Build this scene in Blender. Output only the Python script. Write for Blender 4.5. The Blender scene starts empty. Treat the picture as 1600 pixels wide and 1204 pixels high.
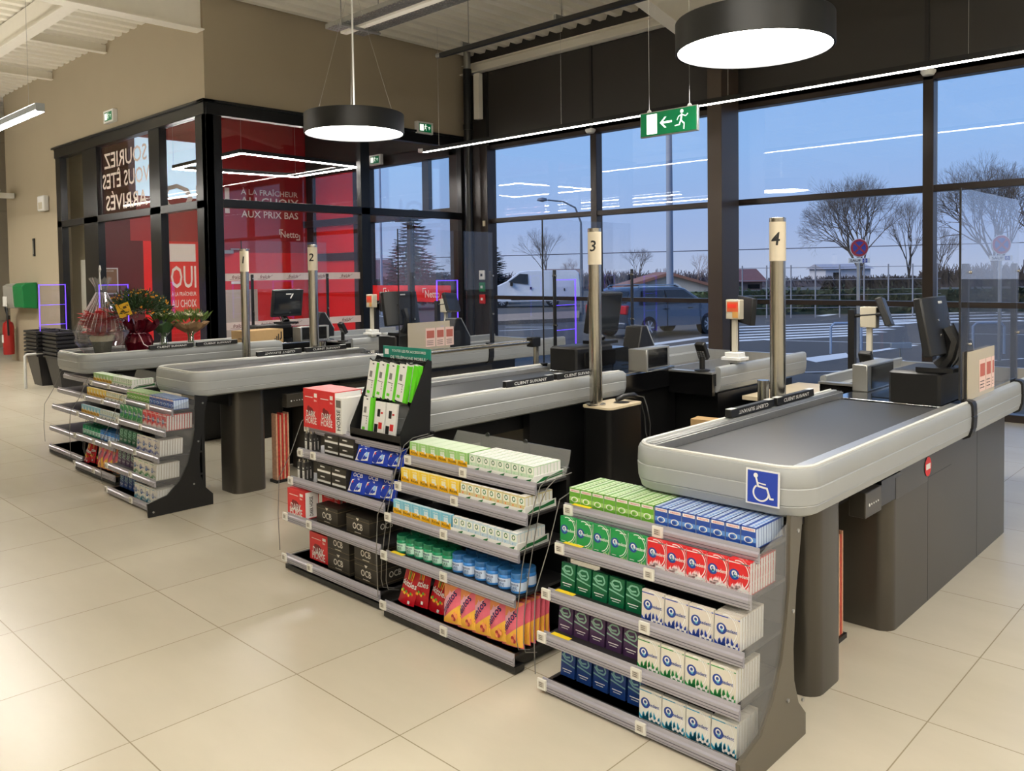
import bpy, bmesh, math, random
from mathutils import Vector, Matrix
rad = math.radians
PI = math.pi
S = bpy.context.scene
COL = S.collection
rnd = random.Random(7)

# ------------------------------------------------------------------ camera
YAW, PITCH, ROLL = .76263282, .0344931922, -.0132406585
fw = Vector((-math.sin(YAW)*math.cos(PITCH), math.cos(YAW)*math.cos(PITCH), -math.sin(PITCH)))
rt = Vector((math.cos(YAW), math.sin(YAW), 0)); up0 = rt.cross(fw)
cr = rt*math.cos(ROLL)+up0*math.sin(ROLL); cu = -rt*math.sin(ROLL)+up0*math.cos(ROLL)
cam = bpy.data.objects.new('camera', bpy.data.cameras.new('camera')); COL.objects.link(cam)
cam.matrix_world = Matrix(((cr.x, cu.x, -fw.x, 0), (cr.y, cu.y, -fw.y, 0), (cr.z, cu.z, -fw.z, 1.465), (0, 0, 0, 1)))
cam.data.sensor_width = 36; cam.data.lens = 1298/1600*36; cam.data.shift_y = -132/1600
cam.data.clip_start = .02; cam.data.clip_end = 400
S.camera = cam
# ------------------------------------------------------------------ world (dusk sky) and exposure
W = bpy.data.worlds.new('dusk_sky'); S.world = W; W.use_nodes = True
nt = W.node_tree; nt.nodes.clear()
o_ = nt.nodes.new('ShaderNodeOutputWorld'); bg = nt.nodes.new('ShaderNodeBackground')
tc = nt.nodes.new('ShaderNodeTexCoord'); sx = nt.nodes.new('ShaderNodeSeparateXYZ'); rp = nt.nodes.new('ShaderNodeValToRGB')
nt.links.new(tc.outputs['Generated'], sx.inputs[0]); nt.links.new(sx.outputs['Z'], rp.inputs[0])
def lin(c): return tuple(((x/255)/12.92 if x <= 10 else (((x/255)+.055)/1.055)**2.4) for x in c)
els = rp.color_ramp.elements
els[0].position = 0; els[0].color = (*lin((176, 188, 218)), 1)
els[1].position = 1; els[1].color = (*lin((84, 134, 208)), 1)
for p, c in ((.05, (158, 180, 224)), (.14, (146, 184, 236)), (.30, (128, 174, 236)), (.5, (106, 156, 226))):
    e = els.new(p); e.color = (*lin(c), 1)
nt.links.new(rp.outputs[0], bg.inputs[0]); bg.inputs[1].default_value = 1.0
nt.links.new(bg.outputs[0], o_.inputs[0])
S.view_settings.view_transform = 'Standard'; S.view_settings.look = 'None'
S.view_settings.exposure = 0.2; S.view_settings.gamma = 1; S.view_settings.use_curve_mapping = False
S.cycles.max_bounces = 8; S.cycles.transparent_max_bounces = 24; S.cycles.glossy_bounces = 4
S.cycles.caustics_reflective = False; S.cycles.caustics_refractive = False
S.cycles.sample_clamp_indirect = 4
LAMP_DISC = 26.0      # round pendants
LAMP_STRIP = 25.0    # thin LED lines
LAMP_ROW = 70.0      # tube luminaires, mostly unseen ones added as fill

# low twilight glow from behind the building: lights the car park only
sun = bpy.data.objects.new('twilight_glow', bpy.data.lights.new('twilight_glow', 'SUN')); COL.objects.link(sun)
sun.data.energy = 2.6; sun.data.angle = rad(40); sun.data.color = (1.0, .93, .86); sun.rotation_euler = (rad(52), 0, rad(-25))
# ------------------------------------------------------------------ materials
_mats = {}
def M(name, col=(128, 128, 128), rough=.5, metal=0., emit=0., var=.06, scale=12., bump=0., coat=0., alpha=1.):
    """procedural principled material: base colour broken up by noise (its own dirt and grain)"""
    if name in _mats: return _mats[name]
    m = bpy.data.materials.new(name); m.use_nodes = True; _mats[name] = m
    n = m.node_tree.nodes; l = m.node_tree.links
    b = n['Principled BSDF']; c = lin(col)
    b.inputs['Roughness'].default_value = rough; b.inputs['Metallic'].default_value = metal
    b.inputs['Base Color'].default_value = (*c, 1)
    if coat: b.inputs['Coat Weight'].default_value = coat
    if emit:
        b.inputs['Emission Color'].default_value = (*c, 1); b.inputs['Emission Strength'].default_value = emit
    if var or bump:
        t = n.new('ShaderNodeTexCoord'); z = n.new('ShaderNodeTexNoise'); z.inputs['Scale'].default_value = scale
        z.inputs['Detail'].default_value = 3
        l.new(t.outputs['Object'], z.inputs['Vector'])
        if var and not emit:
            mx = n.new('ShaderNodeMix'); mx.data_type = 'RGBA'
            mx.inputs[6].default_value = (*[v*(1-var) for v in c], 1); mx.inputs[7].default_value = (*[min(1, v*(1+var)) for v in c], 1)
            l.new(z.outputs['Fac'], mx.inputs[0]); l.new(mx.outputs[2], b.inputs['Base Color'])
        if bump:
            bp = n.new('ShaderNodeBump'); bp.inputs['Strength'].default_value = bump; bp.inputs['Distance'].default_value = .01
            l.new(z.outputs['Fac'], bp.inputs['Height']); l.new(bp.outputs[0], b.inputs['Normal'])
    return m
def glass(name, tint=(1, 1, 1), ior=1.5, haze=0.0, hazecol=(.8, .8, .8), rough=0.0):
    if name in _mats: return _mats[name]
    m = bpy.data.materials.new(name); m.use_nodes = True; _mats[name] = m
    n = m.node_tree.nodes; l = m.node_tree.links; n.clear()
    out = n.new('ShaderNodeOutputMaterial'); tr = n.new('ShaderNodeBsdfTransparent'); gl = n.new('ShaderNodeBsdfGlossy')
    mx = n.new('ShaderNodeMixShader'); lw = n.new('ShaderNodeLayerWeight'); lw.inputs[0].default_value = .5
    pw = n.new('ShaderNodeMath'); pw.operation = 'POWER'; pw.inputs[1].default_value = 5; ma = n.new('ShaderNodeMath'); ma.operation = 'MULTIPLY_ADD'
    f0 = ((ior-1)/(ior+1))**2; ma.inputs[1].default_value = 1-f0; ma.inputs[2].default_value = f0
    l.new(lw.outputs['Facing'], pw.inputs[0]); l.new(pw.outputs[0], ma.inputs[0])
    tr.inputs[0].default_value = (*tint, 1); gl.inputs['Roughness'].default_value = rough; gl.inputs[0].default_value = (1, 1, 1, 1)
    l.new(ma.outputs[0], mx.inputs[0]); l.new(tr.outputs[0], mx.inputs[1]); l.new(gl.outputs[0], mx.inputs[2])
    last = mx
    if haze:
        df = n.new('ShaderNodeBsdfDiffuse'); df.inputs[0].default_value = (*hazecol, 1)
        m2 = n.new('ShaderNodeMixShader'); m2.inputs[0].default_value = haze
        l.new(mx.outputs[0], m2.inputs[1]); l.new(df.outputs[0], m2.inputs[2]); last = m2
    l.new(last.outputs[0], out.inputs[0]); return m

# ------------------------------------------------------------------ mesh builder
_txt = {}
def text_mesh(s):
    if s in _txt: return _txt[s]
    cu_ = bpy.data.curves.new('t', 'FONT'); cu_.body = s; cu_.size = 1; cu_.resolution_u = 2; cu_.offset = .012
    cu_.align_x = 'CENTER'; cu_.align_y = 'CENTER'
    ob = bpy.data.objects.new('t', cu_); me = ob.to_mesh()
    v = [tuple(x.co)[:2] for x in me.vertices]; f = [tuple(p.vertices) for p in me.polygons]
    ob.to_mesh_clear(); bpy.data.objects.remove(ob); bpy.data.curves.remove(cu_)
    if v:
        x0 = min(a[0] for a in v); x1 = max(a[0] for a in v); y0 = min(a[1] for a in v); y1 = max(a[1] for a in v)
        v = [((a[0]-(x0+x1)/2), (a[1]-(y0+y1)/2)) for a in v]; w, h = x1-x0, y1-y0
    else: w = h = 1
    _txt[s] = (v, f, w, h); return _txt[s]

_sl = {}
def text_sliced(s, n=14):
    """same outline cut into narrow strips so that it can bend round a surface"""
    if s in _sl: return _sl[s]
    v, f, w, h = text_mesh(s); bm = bmesh.new(); bv_ = [bm.verts.new((a, b, 0)) for a, b in v]
    for q in f:
        try: bm.faces.new([bv_[i] for i in q])
        except ValueError: pass
    for i in range(1, n):
        bmesh.ops.bisect_plane(bm, geom=bm.verts[:]+bm.edges[:]+bm.faces[:], plane_co=(-w/2+w*i/n, 0, 0), plane_no=(1, 0, 0))
    for i in range(1, 4):
        bmesh.ops.bisect_plane(bm, geom=bm.verts[:]+bm.edges[:]+bm.faces[:], plane_co=(0, -h/2+h*i/4, 0), plane_no=(0, 1, 0))
    bm.verts.index_update(); r = ([(q.co.x, q.co.y) for q in bm.verts], [tuple(q.index for q in fc.verts) for fc in bm.faces], w, h); bm.free()
    _sl[s] = r; return r
class MB:
    def __init__(s, T=None): s.v = []; s.f = []; s.m = []; s.T = T; s.flip = bool(T and T.determinant() < 0)
    def add(s, vs, fs, mi=0):
        k = len(s.v)
        s.v += [tuple(s.T @ Vector(p)) for p in vs] if s.T else [tuple(p) for p in vs]
        for f in fs:
            g = tuple(k+i for i in f); s.f.append(g[::-1] if s.flip else g); s.m.append(mi)
        return s
    def box(s, x0, x1, y0, y1, z0, z1, mi=0, Mx=None):
        vs = [Vector((x, y, z)) for z in (z0, z1) for y in (y0, y1) for x in (x0, x1)]
        if Mx: vs = [Mx @ p for p in vs]
        return s.add(vs, [(0, 2, 3, 1), (4, 5, 7, 6), (0, 1, 5, 4), (2, 6, 7, 3), (0, 4, 6, 2), (1, 3, 7, 5)], mi)
    def ch(s, x0, x1, y0, y1, z0, z1, c=.01, mi=0, Mx=None):
        """box with chamfered vertical and top edges"""
        P = [(x0+c, y0), (x1-c, y0), (x1, y0+c), (x1, y1-c), (x1-c, y1), (x0+c, y1), (x0, y1-c), (x0, y0+c)]
        cx, cy = (x0+x1)/2, (y0+y1)/2
        Q = [(cx+(a-cx)*(1-2*c/max(x1-x0, 1e-6)), cy+(b-cy)*(1-2*c/max(y1-y0, 1e-6))) for a, b in P]
        rings = [[(a, b, z0) for a, b in P], [(a, b, z1-c) for a, b in P], [(a, b, z1) for a, b in Q]]
        return s.rings(rings, mi, True, Mx)
    def rings(s, rings, mi=0, caps=True, Mx=None, closed=True):
        n = len(rings[0]); vs = [Vector(p) for r in rings for p in r]
        if Mx: vs = [Mx @ p for p in vs]
        fs = []
        for i in range(len(rings)-1):
            for j in range(n if closed else n-1):
                a = i*n+j; b = i*n+(j+1) % n; fs.append((a, b, b+n, a+n))
        if caps: fs.append(tuple(range(n))[::-1]); fs.append(tuple(range((len(rings)-1)*n, len(rings)*n)))
        return s.add(vs, fs, mi)
    def prism(s, pts, axis, a, b, mi=0, Mx=None):
        def p3(p, t):
            return {'x': (t, p[0], p[1]), 'y': (p[0], t, p[1]), 'z': (p[0], p[1], t)}[axis]
        return s.rings([[p3(p, a) for p in pts], [p3(p, b) for p in pts]], mi, True, Mx)
    def cyl(s, p0, p1, r0, r1=None, n=12, mi=0, caps=True):
        p0 = Vector(p0); p1 = Vector(p1); r1 = r0 if r1 is None else r1
        d = (p1-p0).normalized(); a = Vector((0, 0, 1)) if abs(d.z) < .9 else Vector((1, 0, 0))
        u = d.cross(a).normalized(); w = d.cross(u)
        ring = lambda p, r: [p+u*r*math.cos(2*PI*i/n)+w*r*math.sin(2*PI*i/n) for i in range(n)]
        return s.rings([ring(p0, r0), ring(p1, r1)], mi, caps)
    def lathe(s, prof, c=(0, 0, 0), n=24, mi=0, caps=True, sx=1, sy=1):
        return s.rings([[(c[0]+r*sx*math.cos(2*PI*i/n), c[1]+r*sy*math.sin(2*PI*i/n), c[2]+z) for i in range(n)] for r, z in prof], mi, caps)
    def tube(s, pts, r, n=6, mi=0, closed=False):
        pts = [Vector(p) for p in pts]; N = len(pts); rings = []; pu = None
        for i in range(N):
            if closed: d = (pts[(i+1) % N]-pts[i-1])
            else: d = pts[min(i+1, N-1)]-pts[max(i-1, 0)]
            d.normalize()
            if pu is None:
                a = Vector((0, 0, 1)) if abs(d.z) < .9 else Vector((1, 0, 0)); u = d.cross(a).normalized()
            else:
                u = (pu-d*pu.dot(d)); u = u.normalized() if u.length > 1e-6 else pu
            pu = u; w = d.cross(u); rr = r[i] if isinstance(r, (list, tuple)) else r
            rings.append([pts[i]+u*rr*math.cos(2*PI*k/n)+w*rr*math.sin(2*PI*k/n) for k in range(n)])
        if closed: rings.append(rings[0]); return s.rings(rings, mi, False)
        return s.rings(rings, mi, True)
    def sweep(s, path, prof, mi=0):
        """profile (offset outward, z) along an open xy path; outward is right of travel"""
        P = [Vector(p) for p in path]; rings = []
        for i, p in enumerate(P):
            a = (P[i]-P[i-1]).normalized() if i else None; b = (P[i+1]-P[i]).normalized() if i < len(P)-1 else None
            a = a or b; b = b or a; na = Vector((a.y, -a.x)); nb = Vector((b.y, -b.x)); nn = (na+nb).normalized(); k = 1/max(.3, nn.dot(na))
            rings.append([(p.x+nn.x*o*k, p.y+nn.y*o*k, z) for o, z in prof])
        return s.rings(rings, mi, True)
    def ngon(s, pts, mi=0): return s.add(pts, [tuple(range(len(pts)))], mi)
    def text(s, st, O, U, V, h, mi=0, w=None, wmax=None):
        """lettering centred at O, reading along U, up along V, total height h"""
        v, f, tw, th = text_mesh(st); k = h/th; kx = (w/tw) if w else k
        if wmax and kx*tw > wmax: kx = wmax/tw
        O = Vector(O); U = Vector(U); V = Vector(V)
        T, fl = s.T, s.flip; s.T = None; s.flip = False
        s.add([O+U*a*kx+V*b*k for a, b in v], f, mi); s.T = T; s.flip = fl
        return s
    def disc(s, O, U, V, r, mi=0, n=20, r2=None, a0=0, a1=2*PI, ry=None):
        O = Vector(O); U = Vector(U); V = Vector(V); ry = ry or r
        full = abs(a1-a0-2*PI) < 1e-6; m = n if full else n+1
        an = [a0+(a1-a0)*i/n for i in range(m)]
        o = [O+U*r*math.cos(t)+V*ry*math.sin(t) for t in an]
        if r2 is None:
            return s.add(o if full else o+[O], [tuple(range(len(o if full else o+[O])))], mi)
        i_ = [O+U*r2*math.cos(t)+V*r2*math.sin(t)*(ry/r) for t in an]
        return s.add(o+i_, [(a, (a+1) % m, m+(a+1) % m, m+a) for a in range(n)], mi)
    def mesh(s, name, mats, sm=True):
        me = bpy.data.meshes.new(name); me.from_pydata(s.v, [], s.f); me.update()
        for m in mats: me.materials.append(m)
        if len(mats) > 1: me.polygons.foreach_set('material_index', s.m)
        if sm: me.shade_smooth(); me.set_sharp_from_angle(angle=rad(38))
        return me

def tag(o, label=None, cat=None, group=None, kind=None):
    if label: o['label'] = label
    if cat: o['category'] = cat
    if group: o['group'] = group
    if kind: o['kind'] = kind
    return o
def thing(name, label, cat, loc=(0, 0, 0), rz=0, group=None, kind=None):
    o = bpy.data.objects.new(name, None); COL.objects.link(o); o.empty_display_size = .1
    o.location = loc; o.rotation_euler = (0, 0, rz); return tag(o, label, cat, group, kind)
def as_mats(m): return list(m) if isinstance(m, (list, tuple)) else [m]
def part(name, mb, mats, parent, label=None, bevel=0, sm=True, stuff=False):
    o = bpy.data.objects.new(name, mb.mesh(name, as_mats(mats), sm) if isinstance(mb, MB) else mb); COL.objects.link(o); o.parent = parent
    if label: o['label'] = label
    if stuff: o['kind'] = 'stuff'
    if bevel: bv(o, bevel)
    return o
def bv(o, w, seg=2):
    b = o.modifiers.new('bevel', 'BEVEL'); b.width = w; b.segments = seg; b.limit_method = 'ANGLE'; b.angle_limit = rad(40)
def solo(name, mb, mats, label, cat, loc=(0, 0, 0), rz=0, group=None, kind=None, bevel=0, sm=True):
    o = bpy.data.objects.new(name, mb.mesh(name, as_mats(mats), sm) if isinstance(mb, MB) else mb); COL.objects.link(o)
    o.location = loc; o.rotation_euler = (0, 0, rz); tag(o, label, cat, group, kind)
    if bevel: bv(o, bevel)
    return o
def struct(name, mb, mats, parent=None, bevel=0, label=None, sm=True):
    o = bpy.data.objects.new(name, mb.mesh(name, as_mats(mats), sm)); COL.objects.link(o)
    if parent: o.parent = parent
    else:
        o['kind'] = 'structure'
        if label: o['label'] = label
    if bevel: bv(o, bevel)
    return o
def dup(root, loc, label=None, group=None, rz=None):
    r = root.copy(); COL.objects.link(r); r.location = loc
    if rz is not None: r.rotation_euler = (0, 0, rz)
    if label: r['label'] = label
    if group: r['group'] = group
    for c0 in list(root.children):
        c = c0.copy(); COL.objects.link(c); c.parent = r
        for g0 in list(c0.children):
            g = g0.copy(); COL.objects.link(g); g.parent = c
    return r
ORD = ['first', 'second', 'third', 'fourth', 'fifth', 'sixth', 'seventh', 'eighth', 'ninth', 'tenth', 'eleventh', 'twelfth', 'thirteenth', 'fourteenth', 'fifteenth', 'sixteenth']
def ordl(i): return ORD[i]
X_, Y_, Z_ = Vector((1, 0, 0)), Vector((0, 1, 0)), Vector((0, 0, 1))

# palette
BLACK = M('black_powder_coat', (15, 15, 16), .45, var=.1)
BLACKG = M('black_gloss_panel', (14, 14, 15), .12, var=.1)
RUBBER = M('black_belt_rubber', (52, 53, 55), .42, var=.12, scale=40)
CAB = M('anthracite_cabinet', (70, 66, 59), .28, metal=.3, var=.06, scale=3)
CABD = M('black_cabinet', (13, 13, 13), .35, var=.1, scale=3)
BUMP = M('grey_bumper_plastic', (152, 155, 155), .38, var=.04, scale=5)
ALU = M('brushed_aluminium', (190, 190, 188), .32, metal=.85, var=.08, scale=30)
STEEL = M('stainless_steel', (205, 200, 190), .2, metal=1., var=.05, scale=20)
STEELB = M('bright_steel_plate', (214, 216, 220), .12, metal=1., var=.04)
WHITE = M('white_plastic', (232, 232, 228), .4, var=.03)
BEIGE_TOP = M('beige_laminate_top', (206, 190, 160), .4)
FRAME = M('dark_bronze_frame', (50, 43, 40), .3, metal=.3, var=.08)
FRAMEB = M('black_aluminium_frame', (26, 27, 29), .28, metal=.3, var=.1)
SCREEN = M('dark_screen_glass', (28, 32, 38), .08, var=.05)
RED = M('store_red', (206, 28, 30), .45, var=.04)
CARD = M('brown_cardboard', (178, 146, 100), .75, var=.08, scale=25)
GREENP = M('signal_green', (0, 118, 62), .4)
PLEX = glass('clear_acrylic', (.955, .96, .965), 1.49)
PLEXW = glass('clear_acrylic_guard', (.93, .93, .93), 1.45, haze=.05)
GLASS = glass('window_glass', (.95, .965, .97), 1.52)
INK = M('black_print', (20, 20, 20), .5)
TAGW = M('shelf_label_white', (226, 224, 214), .45)
LED = M('led_diffuser_white', (255, 248, 238), .4, emit=LAMP_STRIP, var=0)
DISC = M('pendant_diffuser_white', (255, 250, 242), .4, emit=LAMP_DISC, var=0)
ROWL = M('tube_diffuser_white', (255, 249, 240), .4, emit=LAMP_ROW, var=0)

# ------------------------------------------------------------------ room shell
FY = 8.865          # glass line of the shop front
VX, VY = -9.31, 4.605   # corner of the entrance lobby
WX = -13.8          # red lobby wall
def tile_mat():
    m = bpy.data.materials.new('beige_floor_tiles'); m.use_nodes = True; n = m.node_tree.nodes; l = m.node_tree.links; b = n['Principled BSDF']
    t = n.new('ShaderNodeTexCoord'); s = n.new('ShaderNodeSeparateXYZ'); l.new(t.outputs['Object'], s.inputs[0])
    def mth(op, a, c=None, d=None):
        k = n.new('ShaderNodeMath'); k.operation = op
        for i, q in enumerate((a, c, d)):
            if q is None: continue
            if isinstance(q, (int, float)): k.inputs[i].default_value = q
            else: l.new(q, k.inputs[i])
        return k.outputs[0]
    def joint(ax, off):
        a = mth('SUBTRACT', s.outputs[ax], off); a = mth('DIVIDE', a, .6); fr = mth('FRACT', a)
        e = mth('MINIMUM', fr, mth('SUBTRACT', 1.0, fr)); return mth('LESS_THAN', e, .0034), mth('FLOOR', a)
    jx, ix = joint('X', -4.4612); jy, iy = joint('Y', 1.6141)
    j = mth('MAXIMUM', jx, jy)
    cid = mth('FRACT', mth('MULTIPLY', mth('SINE', mth('ADD', mth('MULTIPLY', ix, 12.98), mth('MULTIPLY', iy, 78.23))), 437.5))
    nz = n.new('ShaderNodeTexNoise'); nz.inputs['Scale'].default_value = 1.1; nz.inputs['Detail'].default_value = 8; nz.inputs['Roughness'].default_value = .6; nz.inputs['Distortion'].default_value = 0
    mp = n.new('ShaderNodeMapping'); mp.inputs['Scale'].default_value = (1, 3.0, 1); mp.inputs['Rotation'].default_value = (0, 0, .5)
    l.new(t.outputs['Object'], mp.inputs[0]); l.new(mp.outputs[0], nz.inputs['Vector'])
    a = n.new('ShaderNodeMix'); a.data_type = 'RGBA'; a.inputs[6].default_value = (*lin((180, 172, 154)), 1); a.inputs[7].default_value = (*lin((204, 196, 177)), 1)
    fac = mth('ADD', mth('MULTIPLY', nz.outputs['Fac'], .8), mth('MULTIPLY', cid, .15)); l.new(fac, a.inputs[0])
    g = n.new('ShaderNodeMix'); g.data_type = 'RGBA'; g.inputs[7].default_value = (*lin((146, 136, 114)), 1)
    l.new(j, g.inputs[0]); l.new(a.outputs[2], g.inputs[6]); l.new(g.outputs[2], b.inputs['Base Color'])
    b.inputs['Roughness'].default_value = .27
    return m
TILE = tile_mat()
struct('floor', MB().box(-20, 6.5, -9, 9.0, -.2, 0), [TILE])
WALLB = M('taupe_plaster', (162, 150, 128), .85, var=.04, scale=1.5)
DECK = M('cream_steel_deck', (238, 234, 220), .5, var=.04, scale=4)
CREAM = M('cream_painted_steel', (240, 235, 222), .45, var=.03)
WALLD = M('dark_fascia_panel', (44, 41, 38), .5, var=.08, scale=3)
# corrugated roof deck, ribs running towards the shop front
mb = MB(); pts = []; x = -20.0
while x < 6.5:
    pts += [(x, 4.74), (x+.10, 4.74), (x+.135, 4.81), (x+.215, 4.81)]; x += .25
pts.append((x, 4.74)); n = len(pts)
mb.add([(a, -9, z) for a, z in pts]+[(a, 9.0, z) for a, z in pts], [(i, i+1, n+i+1, n+i) for i in range(n-1)])
mb.box(-20, 6.75, -9, 9.0, 4.83, 4.95)
struct('ceiling', mb, [DECK], sm=False)
struct('wall_lobby_side', MB().box(VX-.12, VX, VY, FY, 3.5, 4.83), [WALLB])
struct('wall_lobby_front', MB().box(-16.9, -14.4, VY, VY+.2, 0, 4.83).box(-14.4, VX-.12, VY, VY+.12, 3.5, 4.83), [WALLB])
struct('wall_left_return', MB().box(-17.0, -16.9, VY, 9.0, 0, 4.83), [WALLB])
PLANK = M('beige_wall_planks', (158, 146, 122), .8, var=.05, scale=2)
mb = MB()
for k in range(17):
    mb.box(-20.2, -20.0, -9, 9.0, k*.29+.006, k*.29+.284)
mb.box(-20.25, -20.03, -9, 9, 0, 4.83)
struct('wall_left', mb, [PLANK])
struct('wall_right', MB().box(6.5, 6.7, -9, 9.0, 0, 4.95), [M('store_wall_white', (206, 202, 192), .8)])
struct('wall_back', MB().box(-20.2, 6.7, -9.2, -9, 0, 4.95), [M('store_wall_cream', (206, 200, 186), .8)])
# lobby inner walls and ceiling
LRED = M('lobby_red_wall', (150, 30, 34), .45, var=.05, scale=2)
cw0, cw1, cz0, cz1 = 5.5, 6.95, 2.8, 3.42
cz1 = 3.76
mb = MB()
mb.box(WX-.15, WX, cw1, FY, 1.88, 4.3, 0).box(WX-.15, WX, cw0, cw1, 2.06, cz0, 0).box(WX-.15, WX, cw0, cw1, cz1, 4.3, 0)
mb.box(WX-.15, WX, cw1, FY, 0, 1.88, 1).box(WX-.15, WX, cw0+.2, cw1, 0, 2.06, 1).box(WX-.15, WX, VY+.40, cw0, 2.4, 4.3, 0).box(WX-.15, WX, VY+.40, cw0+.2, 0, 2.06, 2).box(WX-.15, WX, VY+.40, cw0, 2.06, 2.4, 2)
wl = struct('wall_lobby_red', mb, [LRED, M('lobby_red_lower', (214, 36, 34), .4, var=.04), M('lobby_wall_maroon', (84, 18, 22), .5)])  # one wall in three reds: dark above, bright below, maroon beside the front glass
struct('wall_lobby_upper', MB().box(VX-.14, VX-.12, VY+.12, FY, 3.55, 4.3).box(WX, VX-.12, VY+.12, VY+.14, 3.55, 4.3), [LRED])
struct('wall_lobby_left', MB().box(-15.9, -13.55, 4.95, 5.0, 0, 4.25), [M('beige_lobby_planks', (150, 138, 112), .8, var=.05)])
struct('ceiling_lobby', MB().box(WX, VX-.12, VY+.1, FY, 4.3, 4.36), [M('lobby_ceiling', (190, 184, 176), .7)])
struct('window_9', MB().box(WX-.09, WX-.07, cw0, cw1, cz0, cz1), [M('emissive_sky_pane', (196, 222, 240), .4, emit=.9, var=0)])  # emission stands in for the sky brightness in this opening

# ---- shop front: fascia, glass, transoms, mullions
struct('wall_front_fascia', MB().box(-8.9, 6.5, 8.80, 9.0, 3.36, 4.83).box(-17, -8.9, 8.80, 9.0, 3.46, 4.83), [WALLD])
mb = MB()
for xx in (-8.86, -6.9, -4.9, -2.72, -.55, 1.6, 3.75, 5.9):
    mb.box(xx-.02, xx+.02, 8.785, 8.80, 3.36, 4.45)
struct('trim_1', mb, [M('fascia_joint', (24, 22, 21), .5)])
gx = [-8.83, -6.88, -4.9, -2.71, -.55, 1.6, 3.75, 6.4]
for i in range(len(gx)-1):
    w = struct('window_%d' % (i+1), MB().box(gx[i], gx[i+1], FY, FY+.012, .06, 3.36), [GLASS])
mb = MB()
mb.box(-8.95, 6.5, 8.80, 8.93, 3.30, 3.42); mb.box(-8.95, 6.5, 8.80, 8.93, 0, .07)
mb.box(-8.83, 6.5, 8.81, 8.92, 2.205, 2.27); mb.box(-8.83, 6.5, 8.81, 8.92, 1.065, 1.12)
mb.box(-8.98, -8.83, 8.74, 8.93, 0, 3.36); mb.box(-9.32, -8.97, 8.82, 8.95, 0, 3.46)
for xx in gx[1:-1]:
    mb.box(xx-.05, xx+.05, 8.80, 8.93, .06, 3.36)
struct('trim_2', mb, [FRAME], bevel=.004)
# steel column with haunched rafter, cream roof steel
mb = MB().box(-4.9, -4.73, 8.36, 8.38, 0, 4.0).box(-4.9, -4.73, 8.72, 8.74, 0, 4.0).box(-4.82, -4.80, 8.38, 8.72, 0, 4.0)
mb.box(-4.9, -4.73, 8.36, 8.74, 0, .02)
mb2 = MB().box(-4.905, -4.725, 8.355, 8.745, 0, 3.9)
solo('portal_column', mb2, M('bronze_box_column', (74, 64, 56), .35, metal=.3, var=.06, scale=2), 'dark bronze steel column in front of the glass beside lane 4', 'column', kind='structure', bevel=.006)
def rafter(name, x, pts, w=.17):
    """I-section in a plane of constant x: pts = lower flange line (y,z); upper flange at the deck"""
    mb = MB()
    for (ya, za), (yb, zb) in zip(pts, pts[1:]):
        mb.prism([(ya, za), (yb, zb), (yb, 4.72), (ya, 4.72)], 'x', x-.006, x+.006)
        mb.prism([(ya, za-.014), (yb, zb-.014), (yb, zb), (ya, za)], 'x', x-w/2, x+w/2)
        mb.box(x-w/2, x+w/2, min(ya, yb), max(ya, yb), 4.71, 4.735)
    return struct(name, mb, [CREAM], sm=False)
rafter('trim_3', -4.81, [(8.6, 3.80), (5.6, 4.42), (-9, 4.42)])
rafter('trim_4', VX-.05, [(4.6, 4.33), (-9, 4.33)], w=.2)
for k, yy in enumerate((3.3, .6, -2.2)):
    mb = MB().box(-20, VX-.05, yy-.006, yy+.006, 4.40, 4.72).box(-20, VX-.05, yy-.075, yy+.075, 4.385, 4.40)
    if yy < 3: mb.box(VX, 6.5, yy-.006, yy+.006, 4.50, 4.72).box(VX, 6.5, yy-.075, yy+.075, 4.485, 4.50)
    struct('trim_%d' % (5+k), mb, [CREAM])
mb = MB().box(-20, -12.6, 1.9, 4.6, 4.7, 4.72)
struct('trim_8', MB().box(VX, 6.5, 8.66, 8.80, 4.45, 4.465).box(VX, 6.5, 8.785, 8.80, 4.45, 4.60).box(VX, 6.5, 8.70, 8.80, 4.59, 4.60), [CREAM])
for k, xx in enumerate((-14.4, -12.2)):
    struct('trim_%d' % (10+k), MB().box(xx-.05, xx+.05, 3.4, 4.6, 4.60, 4.612).box(xx-.005, xx+.005, 3.4, 4.6, 4.61, 4.72), [CREAM])

# ---- lobby glazing
mb = MB()
for a, b in ((VY, VY+.2), (6.80, 6.95), (8.66, 8.93)): mb.box(VX-.10, VX, a, b, 0, 3.5)
mb.box(VX-.10, VX+.02, VY, 8.80, 3.36, 3.52); mb.box(VX-.10, VX, VY+.2, 8.7, 2.28, 2.38); mb.box(VX-.1, VX, VY, 8.7, 0, .06)
mb.box(VX-.12, VX+.05, VY-.05, 8.80, 3.50, 3.53)
for a, b in ((-14.4, -14.2), (-13.25, -12.7), (-10.9, -10.58), (-9.58, VX)): mb.box(a, b, VY, VY+.1, 0, 3.5)
mb.box(-14.4, VX, VY-.02, VY+.1, 3.36, 3.52); mb.box(-14.4, VX, VY, VY+.1, 2.27, 2.37); mb.box(-14.45, VX+.05, VY-.05, VY+.1, 3.50, 3.53)
mb.box(-14.2, -13.25, VY, VY+.1, 0, .06); mb.box(-10.58, -9.58, VY, VY+.1, 0, .06)
struct('trim_20', mb, [FRAMEB], bevel=.005)
struct('window_10', MB().box(VX-.06, VX-.048, VY+.2, 6.80, .06, 3.36).box(VX-.06, VX-.048, 6.95, 8.66, .06, 3.36), [GLASS])
struct('window_11', MB().box(-14.2, -13.25, VY+.05, VY+.062, .06, 3.36).box(-10.58, -9.58, VY+.05, VY+.062, .06, 3.36).box(-12.7, -10.9, VY+.05, VY+.062, 2.37, 3.36), [GLASS])
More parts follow.
